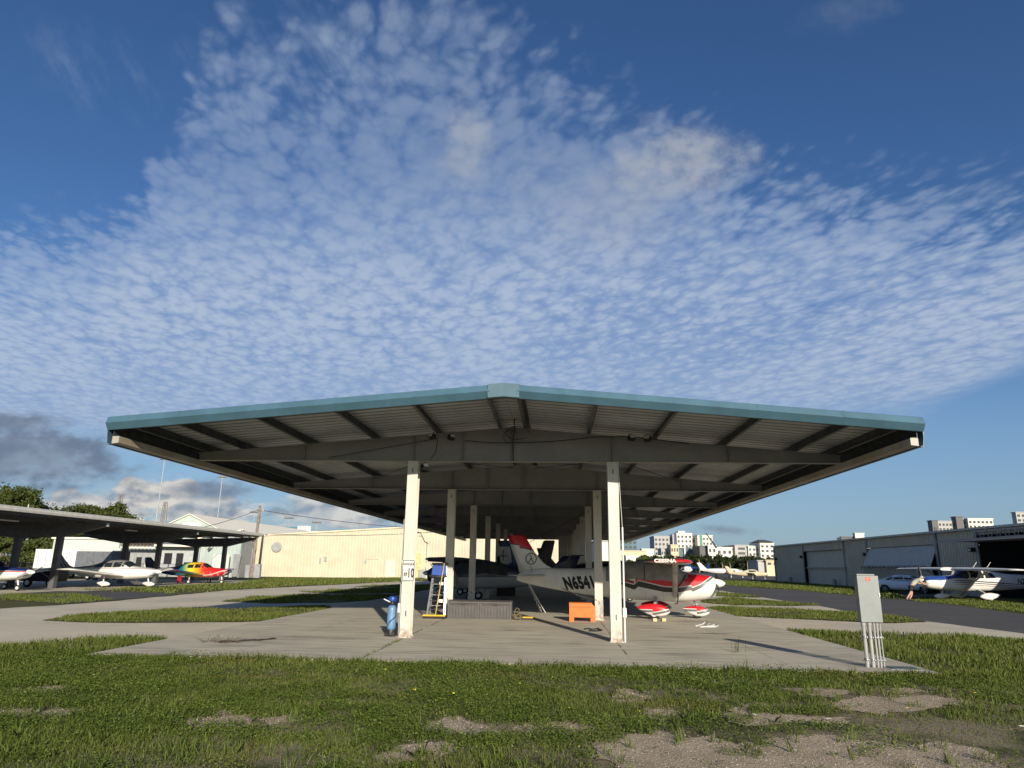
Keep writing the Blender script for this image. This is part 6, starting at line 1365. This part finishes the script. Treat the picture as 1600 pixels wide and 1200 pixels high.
for i, (px, Y, h, r, lab) in enumerate([(12, 80, 4.4, 3.2, 'low leafy tree seen under the left shelter at the far left'), (64, 82, 5.0, 3.0, 'sunlit leafy tree seen under the left shelter beside the white trailer'), (90, 86, 5.2, 2.6, 'dark leafy tree at the left corner of the low white building')]):
    p = atY(px, 860, Y); tree('leafy_tree', lab, (p.x, Y, 0), h, crown(h, r, 9, i+40, .5), 8000, .17, M_leaf, 'trees seen under the left shelter', .16)
p = atY(994, 868, 215); tree('round_tree', 'round green tree beyond the red aeroplane wing', (p.x, 215, 0), p.z, crown(p.z, 4.4, 9, 77, .6), 5000, .35, M_leaf)
bl = []
q = random.Random(5)
for k in range(72):
    px = 1012+k*2.95; Y = 300+q.uniform(-25, 25); top = 871+q.uniform(-3.5, 4)+(2 if px > 1180 else 0); p = atY(px, top, Y); r_ = q.uniform(2.2, 4.5); bl.append((p.x, Y, p.z*.55, r_, r_, p.z*.45))
stuff(tag(mesh_np('tree_line', leaves(bl, 30000, .55), 4, M_leafd), 'dark continuous belt of trees at the far edge of the apron', 'tree belt'))
bl = [(x, q.uniform(640, 700), 3, 12, 10, 4) for x in range(-420, 60, 14)]
stuff(tag(mesh_np('tree_line', leaves(bl, 9000, 1.3), 4, M_leafd), 'low far tree line behind the left buildings on the horizon', 'tree belt'))
def palm(px, ytop, Y, label):
    p = atY(px, ytop, Y); t = thing('palm_tree', label, 'palm', (p.x, Y, 0), 0, 'palms in the far tree belt'); b = MB(); b.tube([(0, 0, 0), (.1, 0, p.z*.5), (0, 0, p.z)], [.22, .17, .14], 6); b.build('trunk', mat('palm_bark', (.30, .26, .20), .9), t)
    V = []
    for k in range(16):
        a = k*2.4; dz = random.uniform(-.5, .7); u = np.array([math.cos(a), math.sin(a), dz]); w_ = np.array([-math.sin(a), math.cos(a), 0])*.28; c0 = np.array([0, 0, p.z]); m_ = c0+u*1.1; e = c0+u*1.9+np.array([0, 0, -.9]); V += [[c0-w_*.3, m_-w_, m_+w_, c0+w_*.3], [m_-w_, e-w_*.1, e+w_*.1, m_+w_]]
    mesh_np('fronds', np.array(V), 4, M_leafd, t)
for px, yt, lb in ((1128, 874, 'palm standing in front of the white low office block'), (1140, 876, 'shorter palm above the cream aeroplane fin'), (1167, 875, 'palm in front of the grey parking garage'), (1092, 873, 'palm left of the business aeroplane fin')): palm(px, yt, 270, lb)
# ---------------------------------------------------------------- grass
M_grass = leaf_mat('grass_blades', (.066, .098, .015), (.165, .200, .042), .3, .6); M_clover = leaf_mat('clover_leaves', (.058, .099, .014), (.150, .198, .040), .25, .4)
M_dry = leaf_mat('dry_blades', (.17, .14, .07), (.26, .22, .12), .2)
def inpoly(P, poly):
    x, y = P[:, 0], P[:, 1]; ins = np.zeros(len(P), bool); pl = np.array(poly); n = len(pl)
    for i in range(n):
        x1, y1 = pl[i]; x2, y2 = pl[(i+1) % n]; c = ((y1 > y) != (y2 > y)); 
        with np.errstate(divide='ignore', invalid='ignore'): c &= x < (x2-x1)*(y-y1)/(y2-y1)+x1
        ins ^= c
    return ins
def vnoise(P, sc, seed):                                      # smooth value noise
    r = np.random.default_rng(seed); T = r.random((64, 64)); q = P*sc+100; i = np.floor(q).astype(int); f = q-i; f = f*f*(3-2*f); a = lambda dx, dy: T[(i[:, 0]+dx) % 64, (i[:, 1]+dy) % 64]
    return (a(0, 0)*(1-f[:, 0])+a(1, 0)*f[:, 0])*(1-f[:, 1])+(a(0, 1)*(1-f[:, 0])+a(1, 1)*f[:, 0])*f[:, 1]
def blades(P, z0, h, wd, lean=.5):                           # each blade: one bent quad strip as two quads
    n = len(P); a = rng.uniform(0, 6.28, n); la = rng.uniform(0, 6.28, n); ln = rng.uniform(.05, lean, n)*h; hh = h*np.sqrt(np.maximum(.1, 1-(ln/h)**2))
    s = np.stack([np.cos(a), np.sin(a), np.zeros(n)], 1)*(wd/2)[:, None]; l = np.stack([np.cos(la)*ln, np.sin(la)*ln, hh], 1)
    b = np.concatenate([P, np.full((n, 1), z0) if np.isscalar(z0) else z0[:, None]], 1); m = b+l*np.array([.35, .35, .58]); t = b+l
    return np.stack([b-s, b+s, m+s*.8, t, m-s*.8], 1)
def leaflets(P, z, sz):
    n = len(P); c = np.concatenate([P, z[:, None]], 1); nrm = rng.normal(size=(n, 3))*.45+np.array([0, 0, 1]); nrm /= np.linalg.norm(nrm, axis=1)[:, None]
    u = rng.normal(size=(n, 3)); u -= nrm*(u*nrm).sum(1)[:, None]; u /= np.linalg.norm(u, axis=1)[:, None]; v = np.cross(nrm, u); s = sz[:, None]
    return np.stack([c-u*s, c-u*s*.2-v*s*.55, c+u*s*.55-v*s*.45, c+u*s, c+u*s*.55+v*s*.45, c-u*s*.2+v*s*.55], 1)
def scatter(x0, x1, y0, y1, dens): n = int((x1-x0)*(y1-y0)*dens); return np.stack([rng.uniform(x0, x1, n), rng.uniform(y0, y1, n)], 1)
def view(P, mg=1.06): return np.abs(P[:, 0]+.062*P[:, 1]) < .80*mg*P[:, 1]+1.6
def padmask(P, e=0): return (P[:, 0] > PADX0+e) & (P[:, 0] < PADX1-e) & (P[:, 1] > PADY0+e)
def dirtamt(P):
    Q = P+np.stack([vnoise(P, 6, 1)-.5, vnoise(P, 6, 2)-.5], 1)*.36; ins = np.zeros(len(P), bool)
    for pl in DIRT: ins |= inpoly(Q, pl)
    return ins
def dirtfrac(P):
    f = np.zeros(len(P))
    for k in range(7): a = k*6.283/7; f += dirtamt(P+np.array([math.cos(a)*.26, math.sin(a)*.16]))
    f /= 7; tuft = np.clip((vnoise(P, 2.2, 91)*.6+vnoise(P, 5.5, 92)*.4-.50)*6, 0, 1); return np.clip(f*1.05-tuft*.9, 0, .97)
gl_ = (np.array(laneL), np.array(laneR))
def lanes(P): return inpoly(P, gl_[0]) | inpoly(P, gl_[1])
G_all, C_all, D_all = [], [], []
# near lawn
for (ya, yb, db, dc) in ((5.2, 8.2, 2300, 4200), (8.2, 11, 1700, 3000), (11, 14.0, 1300, 2000)):
    xm = .9*yb+2.2
    P = scatter(-xm-.6, xm-.3, ya, yb, db); P = P[view(P)]; P = P[~padmask(P, .03)]
    k = vnoise(P, .9, 5)*.6+vnoise(P, 2.7, 6)*.4; dm = dirtfrac(P); right = np.clip((P[:, 0]+1)/6, 0, 1)*.40*np.clip((12.6-P[:, 1])/2, 0, 1)
    keep = rng.random(len(P)) < (1-dm)**2*np.clip((k-.20-right)*3.2, .06, 1); P = P[keep]; k = k[keep]
    edge = np.clip((P[:, 1]-12.6)/.9, 0, 1)*((P[:, 0] > PADX0-.2) & (P[:, 0] < PADX1+.1)); h = (.022+.05*k+.05*edge*rng.random(len(P)))*rng.uniform(.6, 1.5, len(P)); wd = np.full(len(P), .0048)*(1+.10*(P[:, 1]-5))*rng.uniform(.7, 1.3, len(P))
    dry = rng.random(len(P)) < .03; B = blades(P, .0, h, wd, .75); G_all.append(B[~dry]); D_all.append(B[dry])
    P = scatter(-xm-.6, xm-.3, ya, yb, dc); P = P[view(P)]; P = P[~padmask(P, .0)]
    k = vnoise(P, .7, 8)*.55+vnoise(P, 3.1, 9)*.45; dm = dirtfrac(P); keep = rng.random(len(P)) < (1-dm)**2*np.clip((k-.32-np.clip((P[:, 0]+1)/6, 0, 1)*.26*np.clip((12.6-P[:, 1])/2, 0, 1))*3.4, .03, 1); P = P[keep]; k = k[keep]
    z = rng.uniform(.012, .03, len(P))+.085*k*rng.random(len(P)); C_all.append(leaflets(P, z, rng.uniform(.007, .014, len(P))*(1+.06*(P[:, 1]-5))))
# tufts along the pad edge
n = 2600; P = np.stack([rng.uniform(PADX0-.2, PADX1+.3, n), PADY0-.03-np.abs(rng.normal(0, .14, n))], 1); k = vnoise(P*np.array([1, .01]), 1.6, 12)
P, k = P[k > .30], k[k > .30]; G_all.append(blades(P, 0., (.06+.15*(k-.3))*rng.uniform(.6, 1.5, len(P)), np.full(len(P), .011), .7))
n = 5200; P = np.stack([rng.uniform(PADX0-.2, PADX1+.3, n), PADY0-.02-np.abs(rng.normal(0, .18, n))], 1); k = vnoise(P*np.array([1, .01]), 1.3, 13); P, k = P[k > .28], k[k > .28]
C_all.append(leaflets(P, rng.uniform(.02, .05, len(P))+.15*k*rng.random(len(P)), rng.uniform(.011, .02, len(P))))
# tall weed stems at the pad edge and in the joint
for (x, y, hh_) in [(-3.72, 13.5, .16), (-3.3, 13.5, .20), (.9, 13.45, .2), (1.5, 13.5, .15), (2.4, 13.4, .24), (3.4, 13.55, .3), (-6.1, 13.5, .14), (-7.2, 13.5, .2), (4.6, 13.5, .18), (3.9, 16.2, .32), (5.2, 13.45, .2), (-.6, 13.5, .22), (.2, 13.5, .16), (-2.2, 13.5, .2)]:
    P = np.array([[x, y]])+rng.normal(size=(16, 2))*.06; G_all.append(blades(P, 0. if y < 13.6 else PZ, hh_*rng.uniform(.5, 1.2, 16), np.full(16, .010), .55))
for y in np.arange(13.9, 17.3, .2):
    if rng.random() < .55: P = np.array([[-3.68, y]])+rng.normal(size=(14, 2))*np.array([.025, .06]); G_all.append(blades(P, PZ, rng.uniform(.02, .07, 14), np.full(14, .010), .8))
# side lawns and grass islands
def plant(poly, dens, h, wd, x0=None, seed=20, rag=.25, clov=0):
    pl = np.array(poly); a, b2 = pl.min(0), pl.max(0); P = scatter(a[0]-.3, b2[0]+.3, a[1]-.3, b2[1]+.3, dens); P = P[view(P, 1.1)]
    Q = P+np.stack([vnoise(P, 1.7, seed)-.5, vnoise(P, 1.7, seed+1)-.5], 1)*rag*2; P = P[inpoly(Q, pl)]; P = P[~padmask(P, .0)]
    k = vnoise(P, .8, seed+2); P = P[rng.random(len(P)) < np.clip(k*3-.35, .1, 1)]; k = vnoise(P, .8, seed+2); D = np.maximum(P[:, 1], 10)
    B = blades(P, .0, h*(.45+.8*k)*rng.uniform(.6, 1.5, len(P)), wd*D/20*rng.uniform(.7, 1.4, len(P)), .7); dry = rng.random(len(P)) < .025; G_all.append(B[~dry]); D_all.append(B[dry])
nearL = [(PADX0, 13.4), (-13.5, 12.6), (-17, 13.6)]+[(p.x, p.y) for p in gpts([(0, 1008), (70, 1004), (150, 1000), (258, 997)])]+[(PADX0, 16.6)]
plant(nearL, 700, .12, .016, seed=30); plant([(-9, 13.2), (-14, 12), (-15.5, 13.2), (-11, 14.6), (-9, 14.2)], 500, .08, .012, seed=33)
nearR = [(PADX1, 13.5), (9.5, 12.6), (15, 13.0), (19, 16), (26, 20)]+[(p.x, p.y) for p in gpts([(1600, 1001), (1457, 994), (1342, 988), (1222, 984)])]+[(PADX1, 22.5)]
plant(nearR, 420, .13, .018, seed=40)
for i, pl in enumerate(ISL): plant(pl, (420, 220, 120, 60, 70, 150, 250)[i], (.095, .11, .115, .12, .105, .10, .10)[i], .017, seed=60+5*i, rag=.18)
plant([(p.x, p.y) for p in gpts([(1425, 940), (1500, 945), (1600, 959), (1600, 940), (1500, 934), (1440, 934)])], 140, .12, .020, seed=110)
plant([(p.x, p.y) for p in gpts([(1130, 914), (1250, 922), (1342, 931), (1410, 936), (1400, 924), (1250, 911), (1180, 908), (1120, 908)])], 34, .14, .025, seed=115)
plant([(p.x, p.y) for p in gpts([(0, 937), (95, 944), (181, 937), (120, 930), (0, 929)])], 150, .11, .019, seed=120)
plant([(p.x, p.y) for p in gpts([(121, 922), (275, 928), (440, 917), (660, 907), (660, 903.5), (420, 903.5), (370, 911), (250, 917)])], 30, .14, .025, seed=125)
def cat_(L): return np.concatenate(L)
stuff(tag(mesh_np('grass', cat_(G_all), 5, M_grass), 'green grass over the lawn and the islands between the lanes', 'grass'))
stuff(tag(mesh_np('clover', cat_(C_all), 6, M_clover), 'low leafy clover and weeds in the near lawn', 'clover'))
stuff(tag(mesh_np('dry_grass', cat_(D_all), 5, M_dry), 'scattered dry straw coloured blades among the grass', 'dry grass'))
P = scatter(-9, 9, 6, 13.5, .5); P = P[view(P) & ~padmask(P) & ~dirtamt(P)]; P = P[vnoise(P, .8, 70) > .5]; n = len(P)
B = leaflets(np.repeat(P, 3, 0)+rng.normal(size=(n*3, 2))*.008, np.repeat(rng.uniform(.08, .13, n), 3), np.full(n*3, .012)); stuff(tag(mesh_np('wild_flowers', B, 6, mat('yellow_petals', (.75, .62, .05), .6)), 'tiny yellow wild flowers dotted through the near lawn', 'wild flowers'))
P = scatter(-10, 10, 6, 13.6, 5); P = P[view(P) & ~padmask(P)]; P = P[vnoise(P, .6, 71) > .45]; P = np.repeat(P, 9, 0)+rng.normal(size=(len(P)*9, 2))*.035
stuff(tag(mesh_np('tall_weeds', blades(P, 0., rng.uniform(.08, .19, len(P)), rng.uniform(.006, .012, len(P)), .8), 5, M_clover), 'taller weed tufts standing out of the near lawn', 'weeds'))
# pebbles and shell bits on the bare patches, a few litter scraps
P = scatter(-11, 10, 5.2, 11.5, 420); P = P[view(P)]; P = P[inpoly(P, DIRT[0])] if False else P[dirtamt(P)]
n = len(P); s = rng.uniform(.003, .009, n)*rng.uniform(.6, 1.6, n); base = np.concatenate([P, np.full((n, 1), .012)], 1); ang = rng.uniform(0, 6.28, n); V = []
for k in range(4):
    a = ang+k*math.pi/2; V.append(base+np.stack([np.cos(a)*s, np.sin(a)*s*.8, -s*.2], 1))
tip = base+np.stack([rng.normal(0, .2, n)*s, rng.normal(0, .2, n)*s, s*rng.uniform(.5, 1.0, n)], 1)
T = np.concatenate([np.stack([V[k], V[(k+1) % 4], tip], 1) for k in range(4)])
stuff(tag(mesh_np('pebbles', T, 3, mat('shell_bits', (.36, .325, .26), .9, var=.3, vscale=20)), 'small shell and gravel bits on the bare sandy patches', 'pebbles'))
for (px, py, lb) in ((1178, 1118, 'crumpled white paper scrap on the bare soil left of the rag'), (1294, 1124, 'small torn white rag on the bare soil in front of the electrical cabinet'), (1592, 1135, 'white scrap at the right edge of the grass')):
    p = G(px, py, .03); V = [Vector((rng.normal(0, .025), rng.normal(0, .02), abs(rng.normal(0, .012)))) for _ in range(9)]
    bm = bmesh.new(); [bm.verts.new(v) for v in V]; bmesh.ops.convex_hull(bm, input=bm.verts[:]); me = bpy.data.meshes.new('paper_scrap'); bm.to_mesh(me); bm.free(); me.materials.append(M_white)
    o = bpy.data.objects.new('paper_scrap', me); col.objects.link(o); o.location = p; tag(o, lb, 'litter')
